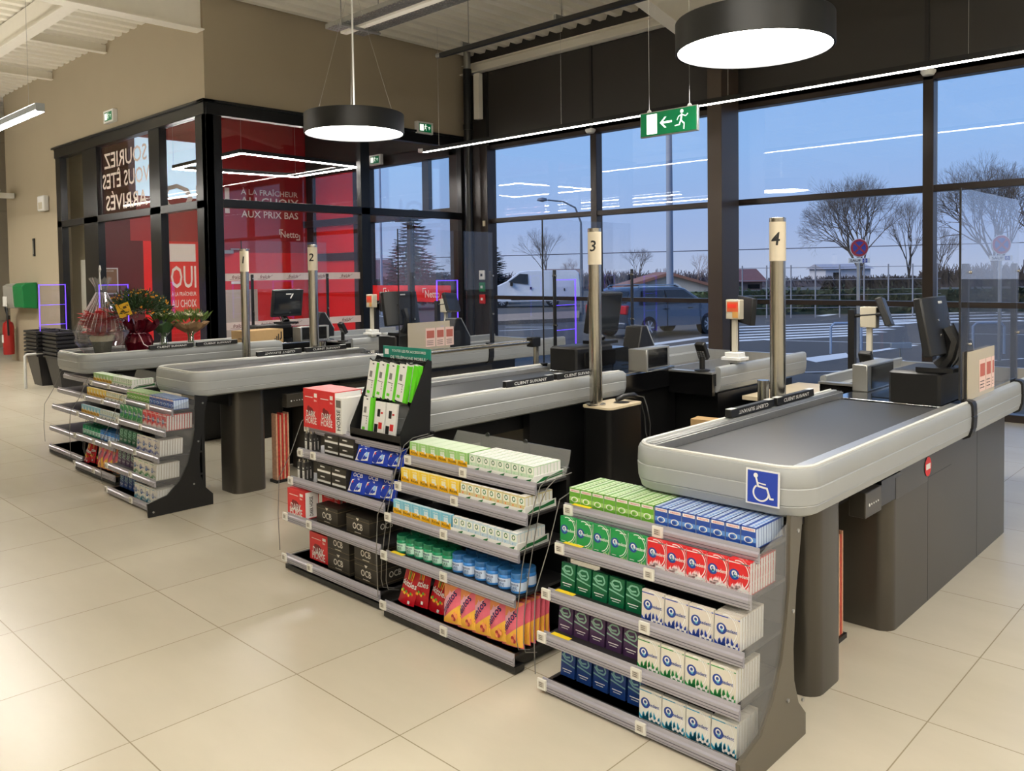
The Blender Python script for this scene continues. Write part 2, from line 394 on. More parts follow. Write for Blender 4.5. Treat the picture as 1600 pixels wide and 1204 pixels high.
# dark film with lettering, read from the lobby side
FILM = glass('dark_red_film', (.55, .42, .42), 1.4, haze=.35, hazecol=(.09, .03, .03))
mb = MB().box(-12.68, -11.50, VY+.064, VY+.067, 2.38, 3.35, 0)
for s_, zz, ww, hh in (('SOURIEZ', 3.12, 1.45, .22), ('VOUS ÊTES', 2.86, 1.60, .27), ('ARRIVÉS', 2.55, 1.40, .27)):
    mb.text(s_, (-11.75, VY+.03, zz), -X_, Z_, hh, 1, w=ww)
solo('lettered_glass_film', mb, [FILM, M('film_white_letters', (226, 214, 204), .6)], 'dark red glass film with white mirrored lettering over the lobby door', 'window film', sm=False)
# lobby: white safety bands with a small script mark on the side glass
def band(z, lab, ylist):
    mb = MB().box(VX-.046, VX-.044, VY+.21, 6.79, z-.045, z+.045, 0)
    for y in ylist:
        mb.text('fraîch', (VX-.042, y, z), Y_, Vector((0, .35, 1)).normalized(), .045, 1)
        mb.tube([(VX-.042, y-.1, z-.028), (VX-.042, y, z-.034), (VX-.042, y+.11, z+.02)], .002, 4, 1)
    solo('safety_band', mb, [M('band_white', (232, 214, 206), .5), M('band_script', (120, 60, 55), .5)], lab, 'glass band', sm=False)
band(1.45, 'upper white safety band with small script on the lobby side glass', (4.98, 5.35, 5.75, 6.15, 6.55))
band(.86, 'lower white safety band with small script on the lobby side glass', (4.98, 5.35, 5.75, 6.15, 6.55))
# red posters / lettering on the lobby wall
WL = M('wall_white_letters', (236, 226, 216), .5)
mb = MB()
for s_, y, z, h, wm in (('À LA FRAÎCHEUR', 8.03, 2.985, .125, 1.16), ('AU CHOIX', 8.03, 2.80, .165, 1.2), ('AUX PRIX BAS', 8.03, 2.575, .125, 1.16)):
    mb.text(s_, (WX+.012, y, z), Y_, Z_, h, 0, w=wm)
mb.text('OUI', (WX+.012, 6.62, 2.80), Y_, Z_, .46, 0, w=1.22)
mb.text('Netto', (WX+.012, 8.42, 2.225), Y_, Z_, .12, 0, w=.38)
for (a, b, c, d) in ((8.20, 8.28, 2.30, 2.32), (8.20, 8.215, 2.22, 2.32), (8.56, 8.64, 2.12, 2.14), (8.625, 8.64, 2.12, 2.22)):
    mb.box(WX+.010, WX+.014, a, b, c, d)
part('wall_lettering', mb, WL, wl, sm=False)
BRED = M('bright_red_poster', (226, 34, 36), .4, var=.04)
mb = MB().box(WX+.002, WX+.012, 5.95, 6.60, .5, 2.03, 0).box(WX+.013, WX+.016, 6.13, 6.58, 1.72, 2.02, 1)
mb.text('OUI', (WX+.018, 6.36, 1.46), Y_, Z_, .38, 1, w=.44)
for s_, z, h in (('À LA FRAÎCHEUR', 1.18, .085), ('AU CHOIX', 1.01, .13), ('AUX PRIX BAS', .82, .10)):
    mb.text(s_, (WX+.018, 6.36, z), Y_, Z_, h, 1, w=.43)
solo('wall_poster', mb, [BRED, WL], 'tall red poster reading OUI with white lines of text in the lobby', 'poster', sm=False)
solo('notice_board', MB().box(WX+.002, WX+.03, 4.98, 5.28, 1.2, 1.62, 0).box(WX+.03, WX+.032, 5.0, 5.26, 1.22, 1.6, 1).text('LE BOUCHER', (WX+.035, 5.13, 1.57), Y_, Z_, .02, 0), [ALU, M('board_brown', (120, 92, 70), .6)], 'small framed brown notice board on the dark lobby wall', 'notice board', sm=False)
# staff door in the red wall with closer
dr = thing('lobby_door', 'pale grey staff door with a door closer in the red lobby wall', 'door', (WX+.003, 7.1, 0))
part('door_leaf', MB().box(.0, .03, 0, .62, 0, 1.22), M('door_pale_grey', (186, 180, 172), .4), dr)
part('door_closer', MB().box(.02, .09, -.1, .14, 1.86, 1.92).box(.05, .07, .1, .46, 1.93, 1.95), ALU, dr)
part('door_plate', MB().box(.02, .024, .12, .36, 1.32, 1.37).text('SORTIE', (.026, .24, 1.345), Y_, Z_, .02, 0), WHITE, dr)
# facade seen inside the lobby: sliding doors, red side panels
mb = MB()
for a, b in ((-13.8, -13.55), (-12.3, -11.86), (-9.74, -9.3)): mb.box(a, b, 8.80, 8.95, 0, 3.46)
mb.box(-13.8, -9.3, 8.80, 8.95, 3.30, 3.48); mb.box(-13.8, -9.3, 8.72, 8.95, 2.36, 2.48); mb.box(-13.8, -12.1, 8.8, 8.95, 1.72, 1.86)
mb.box(-10.42, -10.26, 8.82, 8.9, 2.48, 3.3); mb.box(-10.83, -10.75, 8.82, 8.88, .02, 2.36); mb.box(-13.8, -9.3, 8.8, 8.95, 0, .04)
struct('trim_21', mb, [FRAME], bevel=.004)
struct('window_12', MB().box(-11.86, -9.74, FY, FY+.012, 2.48, 3.3), [GLASS])
struct('wall_facade_red', MB().box(-13.55, -12.3, 8.85, 8.9, 0, 3.3), [BRED])
sd = thing('door_1', None, None, (0, 0, 0), kind='structure')
part('door_pane', MB().box(-11.84, -10.83, FY, FY+.012, .04, 2.34).box(-10.75, -9.76, FY, FY+.012, .04, 2.34), GLASS, sd)
mb = MB().box(-11.84, -10.83, FY-.006, FY-.002, 1.0, 1.27, 0).box(-10.75, -9.76, FY-.006, FY-.002, 1.0, 1.27, 0)
for xx in (-11.3, -10.25):
    mb.text('Netto', (xx, FY-.01, 1.13), X_, Z_, .12, 1, w=.36)
    for (a, b, c, d) in ((-.24, -.16, 1.21, 1.225), (-.24, -.225, 1.15, 1.225), (.16, .24, 1.035, 1.05), (.225, .24, 1.035, 1.11)):
        mb.box(xx+a, xx+b, FY-.012, FY-.008, c, d, 1)
part('door_band', mb, [BRED, WL], sd, sm=False)
part('door_sensor', MB().lathe([(.02, -.03), (.18, -.02), (.2, .03), (.02, .05)], (-10.75, 8.68, 2.34), 20, sy=.5), FRAMEB, sd)

# ------------------------------------------------------------------ lamps
def pendant(x, y, z, lab):
    r = .45
    t = thing('pendant_lamp', lab, 'lamp', (x, y, z), group='round black pendant lamps')
    mb = MB().lathe([(r, 0), (r+.004, .004), (r+.004, .175), (r, .18), (r-.01, .18), (r-.01, .002)], n=64, caps=False).lathe([(r-.01, .176), (.001, .176)], n=64, caps=False)
    part('lamp_shade', mb, M('pendant_black', (30, 32, 34), .4), t)
    part('diffuser', MB().lathe([(.001, .012), (r-.01, .012)], n=64, caps=False), DISC, t)
    part('added_uplight', MB().lathe([(.001, .1765), (r-.03, .1765)], n=48, caps=False), M('pendant_added_uplight', (255, 248, 238), .4, emit=5, var=0), t)  # upward glow added to brighten the ceiling
    mb = MB().cyl((0, 0, .17), (0, 0, 4.78-z), .008)
    part('cable', mb, WHITE, t)
    for k in range(3):
        a = 2*PI*k/3+.5; mb = MB().cyl((.38*math.cos(a), .38*math.sin(a), .17), (.05*math.cos(a), .05*math.sin(a), 1.25), .0012, n=4); part('suspension_wire', mb, ALU, t)
    return t
pendant(-2.37, 4.57, 2.75, 'round black pendant lamp hanging above lanes 3 and 4, the nearer one')
pendant(-6.34, 4.57, 2.75, 'round black pendant lamp hanging above lanes 1 and 2, the farther one')
pendant(1.60, 4.57, 2.75, 'round black pendant lamp outside the right edge, only mirrored in the glass')
def line_lamp(lab, p0, p1, z, w=.035, wires=True, top=4.6):
    t = thing('linear_lamp', lab, 'lamp', (p0[0], p0[1], z)); d = Vector((p1[0]-p0[0], p1[1]-p0[1], 0)); L = d.length; a = math.atan2(d.y, d.x); t.rotation_euler = (0, 0, a)
    part('lamp_body', MB().box(0, L, -w/2, w/2, .008, .055), FRAMEB, t)
    part('diffuser', MB().box(.003, L-.003, -w/2+.003, w/2-.003, 0, .008), LED, t)
    if wires:
        k = 0.3
        while k < L: part('suspension_wire', MB().cyl((k, 0, .05), (k, 0, top-z), .0015, n=4), ALU, t); k += 2.05
    return t
line_lamp('long thin white LED line hanging along the shop front windows', (-8.35, 7.11), (5.5, 7.11), 3.04)
# hexagon-like LED frame in the lobby
t = thing('ring_lamp', 'square LED frame lamp hanging inside the glass lobby', 'lamp', (-10.7, 6.22, 3.0))
A = [(.98, -.95), (.80, .95), (-.80, .93), (-1.06, -.9)]
mb = MB(); mb2 = MB(); mb3 = MB()
for i in range(4):
    a = Vector((*A[i], 0)); b = Vector((*A[(i+1) % 4], 0)); d = (b-a).normalized(); nn = Vector((-d.y, d.x, 0))*.022
    mb.rings([[a-nn+Z_*.01, a+nn+Z_*.01, a+nn+Z_*.06, a-nn+Z_*.06], [b-nn+Z_*.01, b+nn+Z_*.01, b+nn+Z_*.06, b-nn+Z_*.06]])
    mb2.rings([[a-nn*.85, a+nn*.85, a+nn*.85+Z_*.01, a-nn*.85+Z_*.01], [b-nn*.85, b+nn*.85, b+nn*.85+Z_*.01, b-nn*.85+Z_*.01]])
    part('suspension_wire', MB().cyl(a+Z_*.05, a+Z_*1.295, .002, n=4), ALU, t)
part('lamp_body', mb, FRAMEB, t); part('diffuser', mb2, M('lobby_led_white', (255, 246, 238), .4, emit=105, var=0), t)
# tube luminaires: one end shows at the left, unseen others added as fill
def tube_lamp(lab, x0, x1, y, z):
    t = thing('tube_lamp', lab, 'lamp', (x0, y, z), group='store tube luminaires')
    L = x1-x0
    part('lamp_body', MB().box(0, L, -.035, .035, .012, .07).box(L, L+.005, -.036, .036, 0, .072), M('tube_body_grey', (170, 176, 180), .4, metal=.4), t)
    part('diffuser', MB().box(.002, L-.002, -.033, .033, 0, .012), ROWL, t)
    part('added_uplight', MB().box(.05, L-.05, -.03, .03, .07, .074), M('tube_added_uplight', (255, 248, 238), .4, emit=26, var=0), t)  # top emission added to light the roof deck
    k = .4
    while k < L: part('suspension_wire', MB().cyl((k, 0, .07), (k, 0, 4.7-z), .0015, n=4), ALU, t); k += 2.2
    return t
tube_lamp('tube luminaire whose right end shows at the left edge', -17.5, -8.0, 2.45, 2.92)
k = 0
for x, y, z in ((-2.6, 1.0, 4.0), (-2.6, -.8, 4.0), (-1.6, -2.8, 4.0), (-1.0, -5.0, 4.0), (-17, .2, 3.3)):  # added fill rows, mostly placed so the windows do not mirror them
    k += 1; tube_lamp('unseen tube luminaire added as fill behind the viewpoint, %s one' % ORD[k], x, x+6.0, y, z)
tube_lamp('unseen tube luminaire added as fill over the aisle beside lane 4', .8, 5.8, 3.2, 3.6)

# ------------------------------------------------------------------ ceiling services
t = thing('cable_tray', 'grey perforated cable tray hung under the roof deck', 'cable tray', (0, 0, 4.05))
GALV = M('galvanised_steel', (150, 150, 146), .4, metal=.7, var=.12, scale=30)
def tray(parent, y0, y1, x0, x1):
    mb = MB().box(x0, x1, y0, y0+.004, 0, .05).box(x0, x1, y1-.004, y1, 0, .05); x = x0
    while x < x1: mb.box(x, min(x+.045, x1), y0, y1, 0, .003); x += .07
    for k in range(1, 5): yy = y0+(y1-y0)*k/5; mb.box(x0, x1, yy-.008, yy+.008, .0, .004)
    part('tray_run', mb, GALV, parent)
tray(t, 5.06, 5.22, -7.5, 6); tray(t, 5.36, 5.52, -7.45, 6)
part('light_trunking', MB().box(-7.5, 6, 5.25, 5.33, -.01, .05), CREAM, t)
for x in (-7.2, -5.4, -3.6, -1.8, 0, 1.8, 3.6): part('hanger', MB().cyl((x, 5.05, -.01), (x, 5.05, .7), .006, n=6).cyl((x, 5.53, -.01), (x, 5.53, .7), .006, n=6).box(x-.02, x+.02, 5.04, 5.54, -.03, -.01), GALV, t)
t = thing('service_pipe', 'grey conduit with a black cable line under the roof deck', 'pipe', (0, 0, 4.0))
part('conduit', MB().cyl((-7.55, 6.66, .06), (5, 6.66, .06), .03, n=12), GALV, t)
part('black_line', MB().box(-7.4, 5, 6.56, 6.61, .0, .05), BLACK, t)
for x in (-7, -5.6, -4.2, -2): part('hanger', MB().cyl((x, 6.66, .08), (x, 6.66, .75), .005, n=6).box(x-.015, x+.015, 6.55, 6.7, .05, .1), GALV, t)
t = thing('ceiling_unit', 'cluster of pipes and valves under the deck at the top left', 'pipes', (-17.2, 4.2, 3.9))
part('cross_pipe', MB().cyl((-2, 0, .35), (.6, 0, .25), .05).cyl((-2, -.2, .0), (.5, -.2, -.05), .04), GALV, t)
mb = MB()
for z in (.28, .12, -.05): mb.lathe([(.0, -.05), (.07, -.03), (.07, .03), (.0, .05)], (-.4, -.1, z), 10)
part('valve', mb.cyl((-.4, -.1, -.1), (-.4, -.1, .35), .03), GALV, t)
part('cable_bundle', MB().box(-2.2, .3, .15, .3, .42, .58), BLACK, t)
t = thing('downpipe', 'black pipe and cream box in the corner above the entrance', 'pipe', (-9.1, 8.6, 0))
part('pipe', MB().cyl((0, .02, 0), (0, .02, 4.5), .065, n=16).cyl((0, .02, 3.6), (0, .02, 3.68), .075, n=16), FRAMEB, t)
part('pipe_top', MB().cyl((0, .02, 4.4), (0, .02, 4.75), .055, n=12), GALV, t)
part('junction_box', MB().box(.09, .2, .06, .14, 3.75, 4.42), CREAM, t)
# exit signs
EXW = M('sign_light_white', (240, 245, 235), .4, emit=1.0, var=0); EXG = M('exit_sign_green', (0, 92, 52), .4, emit=.55, var=0)
def runner(mb, O, U, V, s, mi):
    O = Vector(O); U = Vector(U); V = Vector(V); P = lambda a, b: O+U*a*s+V*b*s
    n = U.cross(V).normalized()*.0015
    mb.disc(P(0, .42)+n, U, V, .085*s, mi, 12)
    for a, b, w in (((0, .30), (-.06, .02), .085), ((-.06, .02), (.12, -.14), .06), ((.12, -.14), (.10, -.40), .05), ((-.06, .02), (-.14, -.18), .06), ((-.14, -.18), (-.38, -.2), .05), ((0, .27), (.2, .18), .045), ((.2, .18), (.32, .28), .04), ((0, .27), (-.18, .2), .045), ((-.18, .2), (-.26, .04), .04)):
        A_, B_ = P(*a)+n, P(*b)+n; d = (B_-A_).normalized(); q = n.normalized().cross(d)*w*s/2
        mb.ngon([A_-q, B_-q, B_+q, A_+q], mi)
def arrow(mb, O, U, V, s, mi):
    O = Vector(O)+Vector(U).cross(Vector(V))*.0015; U = Vector(U); V = Vector(V)
    for pts in ([(-.5, 0), (-.1, .38), (.05, .38), (-.24, .08), (-.24, -.08), (.05, -.38), (-.1, -.38)], [(-.3, .07), (.5, .07), (.5, -.07), (-.3, -.07)]):
        mb.ngon([O+U*a*s+V*b*s for a, b in pts], mi)
t = thing('exit_sign', 'hanging green exit sign with arrow and running figure in front of the windows', 'exit sign', (-3.235, 5.0, 2.50))
part('sign_frame', MB().box(-.235, .235, -.012, .012, -.088, .088), ALU, t, bevel=.003)
mb = MB().box(-.226, .226, -.016, -.012, -.08, .08, 0).box(-.175, -.09, -.0175, -.016, -.07, .07, 1)
arrow(mb, (-.015, -.017, 0), X_, Z_, .1, 1); runner(mb, (.115, -.017, -.005), X_, Z_, .15, 1)
part('sign_face', mb, [EXG, EXW], t, sm=False)
part('sign_clip', MB().disc((-.165, 0, .09), X_, Z_, .018, 0).disc((.165, 0, .09), X_, Z_, .018, 0).cyl((-.165, -.004, .085), (-.165, .004, .085), .018).cyl((.165, -.004, .085), (.165, .004, .085), .018), WHITE, t)
for q_ in (-.165, .165): part('suspension_wire', MB().cyl((q_, 0, .09), (q_, 0, 2.2), .0012, n=4), ALU, t)
def wall_exit(lab, O, U, w=.3):
    """small box sign fixed to a wall; U is its reading direction"""
    t = thing('exit_sign', lab, 'exit sign', O); U = Vector(U); n = U.cross(Z_)
    Mx = Matrix((U, n*-1, Z_)).transposed().to_4x4()
    if Mx.determinant() < 0: Mx = Matrix((U, n, Z_)).transposed().to_4x4()
    b = MB().box(-w/2, w/2, 0.0, .06, -.085, .085); mbx = MB(); mbx.v = [tuple(U*p[0]+n*p[1]+Z_*p[2]) for p in b.v]; mbx.f = b.f; mbx.m = b.m
    part('sign_housing', mbx, WHITE, t)
    q = MB(); c = n*.0615
    q.ngon([c+U*a+Z_*b_ for a, b_ in ((-w*.38, -.06), (w*.38, -.06), (w*.38, .06), (-w*.38, .06))], 0)
    q.ngon([c+n*.001+U*a+Z_*b_ for a, b_ in ((-w*.34, -.045), (-w*.1, -.045), (-w*.1, .045), (-w*.34, .045))], 1)
    runner(q, c+n*.001+U*(w*.02), U, Z_, .1, 1); arrow(q, c+n*.001+U*(w*.24), -Z_, U, .05, 1)
    part('sign_face', q, [EXG, EXW], t, sm=False)
wall_exit('small exit sign on the taupe wall above the lobby side glass', (VX+.001, 7.91, 3.57), (0, 1, 0))
wall_exit('small exit sign on the taupe wall above the mirrored lettering', (-12.04, VY-.001, 3.70), (1, 0, 0), w=.34)
wall_exit('small exit sign above the sliding entrance doors', (-11.45, 8.715, 3.40), (1, 0, 0), w=.32)
def camera_dome(lab, x, z):
    solo('ceiling_spot', MB().lathe([(.0, -.045), (.05, -.04), (.07, -.01), (.07, .01)], (0, 0, 0), 20).cyl((0, -.0, .0), (0, .06, 0), .03), WHITE, lab, 'sensor', (x, 8.735, z))
camera_dome('round white sensor on the window head beam behind the LED line, left one', -6.87, 3.33)
camera_dome('round white sensor on the window head beam behind the LED line, right one', -2.69, 3.37)
solo('door_sensor', MB().box(-.07, .07, -.04, .04, -.03, .03), WHITE, 'small white sensor on the black beam above the lobby doors', 'sensor', (-10.2, 8.67, 3.42), rz=.4)
solo('door_contact', MB().box(-.02, .02, -.02, .0, -.04, .04), M('cream_plastic', (206, 196, 170), .5), 'small cream box on the window frame corner beside the entrance', 'sensor', (-8.9, 8.74, 2.2))

# ------------------------------------------------------------------ checkouts
# lane frame: x' = 0 belt centre, +x' customer side, y = 0 belt front (world Y 2.38); s = -1 mirrors the lane
BY = 2.38
BPROF = [(-.030, .703), (.010, .697), (.032, .708), (.041, .735), (.0395, .738), (.043, .741), (.046, .790), (.0435, .793), (.045, .796), (.043, .838), (.038, .849), (.026, .854), (.010, .855), (.003, .850), (.001, .80), (-.030, .79)]
def arc(cx, cy, r, a0, a1, n=8): return [(cx+r*math.cos(rad(a0+(a1-a0)*i/n)), cy+r*math.sin(rad(a0+(a1-a0)*i/n))) for i in range(n+1)]
def build_lane(x0, s, num, here, wheelchair=False):
    T = Matrix.Diagonal((s, 1, 1, 1)); N = lambda: MB(T)
    who = 'lane %d' % num
    c = thing('checkout_counter', '%s checkout counter, black belt and grey bumper, %s' % (who, here), 'checkout', (x0, BY, 0), group='checkout counters')
    # bumper around the belt (customer side long, cashier side short)
    path = [(-.272, 1.72), (-.272, .14)]+arc(-.192, .125, .08, 180, 270)+arc(.235, .115, .07, 270, 360)+[(.305, 1.70)]
    part('bumper', N().sweep(path[::-1] if False else path[::-1], [(-o, z) for o, z in BPROF][::-1]) if False else N().sweep(path, BPROF), BUMP, c)
    part('bumper_rim', N().sweep(path, [(.030, .852), (.031, .858), (.024, .861), (.018, .858), (.018, .852)]), M('bumper_rim_pale', (214, 214, 208), .35), c)
    part('bumper', N().sweep([(.305, 1.75), (.305, 2.60)], BPROF), BUMP, c)
    part('bumper', N().sweep([(.305, 2.66), (.305, 3.62)], [(o*.96, z) for o, z in BPROF]), BUMP, c)
    for yy in (1.70, 2.60): part('bumper_clamp', N().sweep([(.305, yy), (.305, yy+.055)], [(o*1.18+.002, .777+(z-.777)*1.12) for o, z in BPROF]), BLACK, c)
    # rounded end cap of the cashier bumper
    e = N(); e.rings([[(-.272-o*k, 1.72+d, .777+(z-.777)*q) for o, z in BPROF] for k, d, q in ((1, 0, 1), (1, .035, .97), (.8, .06, .8), (.3, .075, .4))]); part('bumper_end', e, BUMP, c)
    part('belt_frame', N().box(-.275, .275, .06, 1.72, .70, .812).box(-.272, -.232, .07, 1.72, .81, .850).box(.262, .306, .07, 1.70, .81, .846).box(-.266, -.263, .07, 1.72, .850, .855).box(-.254, -.251, .07, 1.72, .850, .855).box(-.242, -.239, .07, 1.72, .850, .855), ALU, c, bevel=.002)
    b = N(); pr = [(.055, .780), (.055, .805), (.065, .817), (.085, .822), (1.655, .822), (1.655, .78)]; b.prism(pr, 'x', -.230, .258)
    part('belt_surface', b, RUBBER, c)
    def rbox(mb, xa, xb, ya, yb, za, zb, r, corners='all'):
        P = []
        for (cx, cy, a0) in ((xb-r, ya+r, 270), (xb-r, yb-r, 0), (xa+r, yb-r, 90), (xa+r, ya+r, 180)): P += arc(cx, cy, r, a0, a0+90, 5)
        return mb.prism(P, 'z', za, zb)
    part('leg', rbox(N(), -.01, .24, .32, .56, 0, .71, .06), CAB, c)
    part('motor_box', N().box(-.2, .2, .3, 1.7, .60, .705), CABD, c)
    cb = N(); P = arc(.24-.06, 1.02+.06, .06, 270, 360, 6)+[(.24, 2.745), (-.20, 2.745), (-.20, 1.02)]; cb.prism(P, 'z', .0, .66); part('cabinet', cb, CAB, c)
    part('cabinet_head', N().box(-.2, .235, 1.16, 2.745, .66, .705), CABD, c)
    m = N()
    for yy in (1.47, 2.22): m.box(.2395, .2405, yy-.0015, yy+.0015, 0, .66)
    m.box(.2395, .2406, 1.47, 1.8, .545, .547)
    part('panel_joint', m, INK, c)
    cp = thing('control_box', None, None); cp.parent = c
    part('control_plate', N().box(.20, .262, .70, .86, .54, .635), CAB, cp, bevel=.003)
    m = N()
    for k in range(5): m.cyl((.262, .735+k*.022, .585), (.264, .735+k*.022, .585), .006 if k == 0 else .0035, n=8)
    part('button', m, WHITE, cp)
    part('control_recess', N().box(.20, .245, .865, 1.06, .54, .64).box(.2, .262, .86, 1.07, .635, .65), BLACKG, cp)
    part('control_plate', N().box(.238, .246, 1.06, 1.45, .535, .645), CAB, cp)
    st = MB(); xs = x0*0+s*.2485
    st.disc((xs, 1.445, .60), Y_*s, Z_, .042, 0, 20, ry=.042); st.box(min(xs, xs+s*.001), max(xs, xs+s*.001), 1.418, 1.472, .588, .612, 1)
    part('round_sticker', st, [RED, WHITE], c)
    # cashier side panels, basin
    part('cashier_panel', N().box(-.26, -.21, .95, 2.4, .02, .70), CABD, c)
    part('scan_plate', N().box(-.27, .262, 1.69, 2.38, .80, .826), STEELB, c, bevel=.002)
    part('scan_glass', N().box(-.12, .14, 1.80, 2.1, .826, .829), SCREEN, c)
    part('basin_floor', N().box(-.58, .262, 2.38, 3.6, .72, .73), STEEL, c)
    part('basin_wall', N().box(-.60, -.27, 2.30, 2.33, .66, .80).box(-.285, -.265, 1.78, 2.33, .70, .815).box(-.6, -.27, 2.33, 2.35, .72, .80).box(-.26, .262, 2.375, 2.39, .73, .82), BLACKG, c)
    part('basin_rail', N().box(-.605, -.26, 2.285, 2.34, .80, .812)  , ALU, c); part('basin_end', N().box(-.60, .262, 3.58, 3.62, .72, .82), ALU, c)
    part('basin_divider', N().box(-.17, -.155, 2.5, 3.55, .73, .80), ALU, c)
    part('bumper', N().sweep([(-.585, 3.62), (-.585, 2.36)], [(o*.95, .76+(z-.777)*1.05) for o, z in BPROF]), BUMP, c)
    part('basin_leg', N().box(-.57, -.2, 2.42, 3.5, 0, .66), CABD, c)
    # cashier box with the lane pole
    b = thing('pole_cabinet', 'narrow black box beside the cashier place of %s carrying the number pole' % who, 'cabinet', (x0-s*.435, BY+1.33, 0), group='pole cabinets')
    part('cabinet_body', rbox(MB(), -.10, .10, -.02, .30, 0, .69, .03), CABD, b)
    part('cabinet_top', rbox(MB(), -.104, .104, -.024, .30, .69, .702, .032), BEIGE_TOP, b)
    if s < 0: part('cable_hole', MB().lathe([(.034, .7022), (.04, .7035), (.046, .7022)], (.02, .2, 0), 20, caps=False).disc((.02, .2, .7025), X_, Y_, .034, 0), BLACK, b)
    p = thing('lane_pole', 'tall steel pole with white sleeve numbered %d' % num, 'pole', (x0-s*.40, BY+1.36, .702), group='numbered lane poles')
    part('pole_tube', MB().lathe([(.055, 0), (.055, .008), (.0365, .010), (.0365, .80)], n=32), STEEL, p)
    part('number_sleeve', MB().lathe([(.0385, .80), (.0385, .985)], n=32).lathe([(.0365, .985), (.0365, .99)], n=32), M('pole_sleeve_white', (226, 214, 190), .45, var=.02), p)
    part('pole_cap', MB().lathe([(.0385, .985), (.0385, 1.004), (.034, 1.006)], n=32), STEEL, p)
    v, f, tw, th = text_sliced(str(num)); hh = .062; k = hh/th; tilt = .12; a0 = math.atan2(-(BY+1.36), -(x0-s*.4)) - .24
    mbn = MB(); mbn.add([(.0393*math.cos(a0+(a*k+b_*k*tilt)/.0393), .0393*math.sin(a0+(a*k+b_*k*tilt)/.0393), .905+b_*k) for a, b_ in v], f)
    part('lane_number', mbn, INK, p, label='slanted black number %d' % num)
    # acrylic screen
    sc = thing('acrylic_screen', 'clear acrylic screen on two black posts at %s' % who, 'screen', (x0+s*.30, BY+1.72, .857), group='acrylic checkout screens')
    xo = s*.01
    part('acrylic_pane', MB().box(-.003+xo, .003+xo, -.05 if s > 0 else 0, .98, .01, .955), PLEX, sc)
    for yy in (.10, .98): part('screen_post', MB().box(-.012-xo, .004-xo*0, yy-.016, yy+.016, -.10, .62), BLACK, sc, bevel=.002)
    q = MB()
    for yy in (.10, .98):
        for zz in (.58, .25): q.cyl((-.014, yy, zz), (.018, yy, zz), .007, n=10)
    part('screen_bolt', q, STEEL, sc)
    part('edge_strip', MB().box(-.004+xo, .004+xo, -.056 if s > 0 else -.006, -.05 if s > 0 else 0, .01, .955), M('edge_dark', (40, 40, 42), .3), sc)
    if s > 0:
        q = MB().box(.02, .024, .02, .46, .0, .22, 0); part('leaflet_pocket', q, glass('frosted_pocket', (.9, .88, .84), 1.4, haze=.45, hazecol=(.78, .7, .56)), sc)
        q = MB()
        for kk, (ya, yb) in enumerate(((.20, .30), (.31, .40), (.41, .455) if num == 4 else (.41, .5))):
            q.box(.0245, .0255, ya, yb, .02, .17, 0); q.box(.0255, .026, ya+.01, yb-.01, .09, .15, 1)
            for z in (.035, .05, .065): q.box(.0255, .026, ya+.01, yb-.02, z, z+.004, 2)
        part('leaflet', q, [M('leaflet_pink', (226, 196, 186), .6), M('leaflet_red', (176, 96, 84), .6), INK], sc, sm=False)
    return c
def divider(x, y, rz, lab, flip=False, z=.858):
    t = thing('divider_bar', lab, 'divider', (x, y, z), rz=rz, group='next customer divider bars')
    part('bar', MB().prism([(-.016, 0), (.016, 0), (.013, .034), (-.013, .034)], 'y', -.19, .19), BLACK, t, bevel=.003)
    q = MB(); d = Vector((0, -1, 0)) if flip else Y_; v = -Z_ if flip else Z_
    q.text('CLIENT SUIVANT', (.0158, 0, .017), d, v, .016, 0, w=.26)
    for e in (-1, 1): q.prism([(-.013, .0342), (.013, .0342), (.013, .035), (-.013, .035)], 'y', e*.19-(.05 if e > 0 else 0), e*.19+(.05 if e < 0 else 0))
    part('bar_lettering', q, WHITE, t, sm=False); return t
def monitor(x, y, z, rz, lab, logo=False):
    t = thing('pos_monitor', lab, 'monitor', (x, y, z), rz=rz, group='till monitors')   # screen faces local -x... +x is the back
    tl = rad(-10); Mx = Matrix.Translation((0, 0, .205)) @ Matrix.Rotation(tl, 4, 'Y')
    q = MB(); P = [(-.025, -.17), (.01, -.17), (.035, -.11), (.035, .11), (.01, .17), (-.025, .17)]
    q.prism(P, 'z', -.13, .14, 0, Mx); part('monitor_housing', q, M('monitor_black', (30, 31, 33), .4), t, bevel=.006)
    part('screen', MB().box(-.0275, -.0255, -.152, .152, -.105, .125, 0, Mx), SCREEN, t)
    q = MB()
    for a, b_ in ((.09, .0), (.09, .03), (-.06, -.04), (-.06, .03)): q.cyl(Mx @ Vector((.034, a, b_)), Mx @ Vector((.038, a, b_)), .006, n=8)
    part('housing_screw', q, STEEL, t)
    q = MB().box(.0355, .037, -.02, .03, .105, .116, 0, Mx)
    if logo: q.box(-.0285, -.0276, -.0, .012, .06, .115, 0, Mx @ Matrix.Rotation(.5, 4, 'X')); q.box(-.0285, -.0276, -.03, .03, .095, .105, 0, Mx)
    part('monitor_mark', q, WHITE, t)
    part('stand_arm', MB().tube([(.045, 0, .20), (.075, 0, .14), (.06, 0, .07), (.02, 0, .02)], [.035, .03, .028, .04], 8).box(-.06, .10, -.09, .09, 0, .02), BLACK, t)
    part('cable', MB().tube([(.06, .05, .22), (.10, .07, .12), (.09, .02, .05), (.05, .03, .0)], .004, 5), INK, t)
    return t
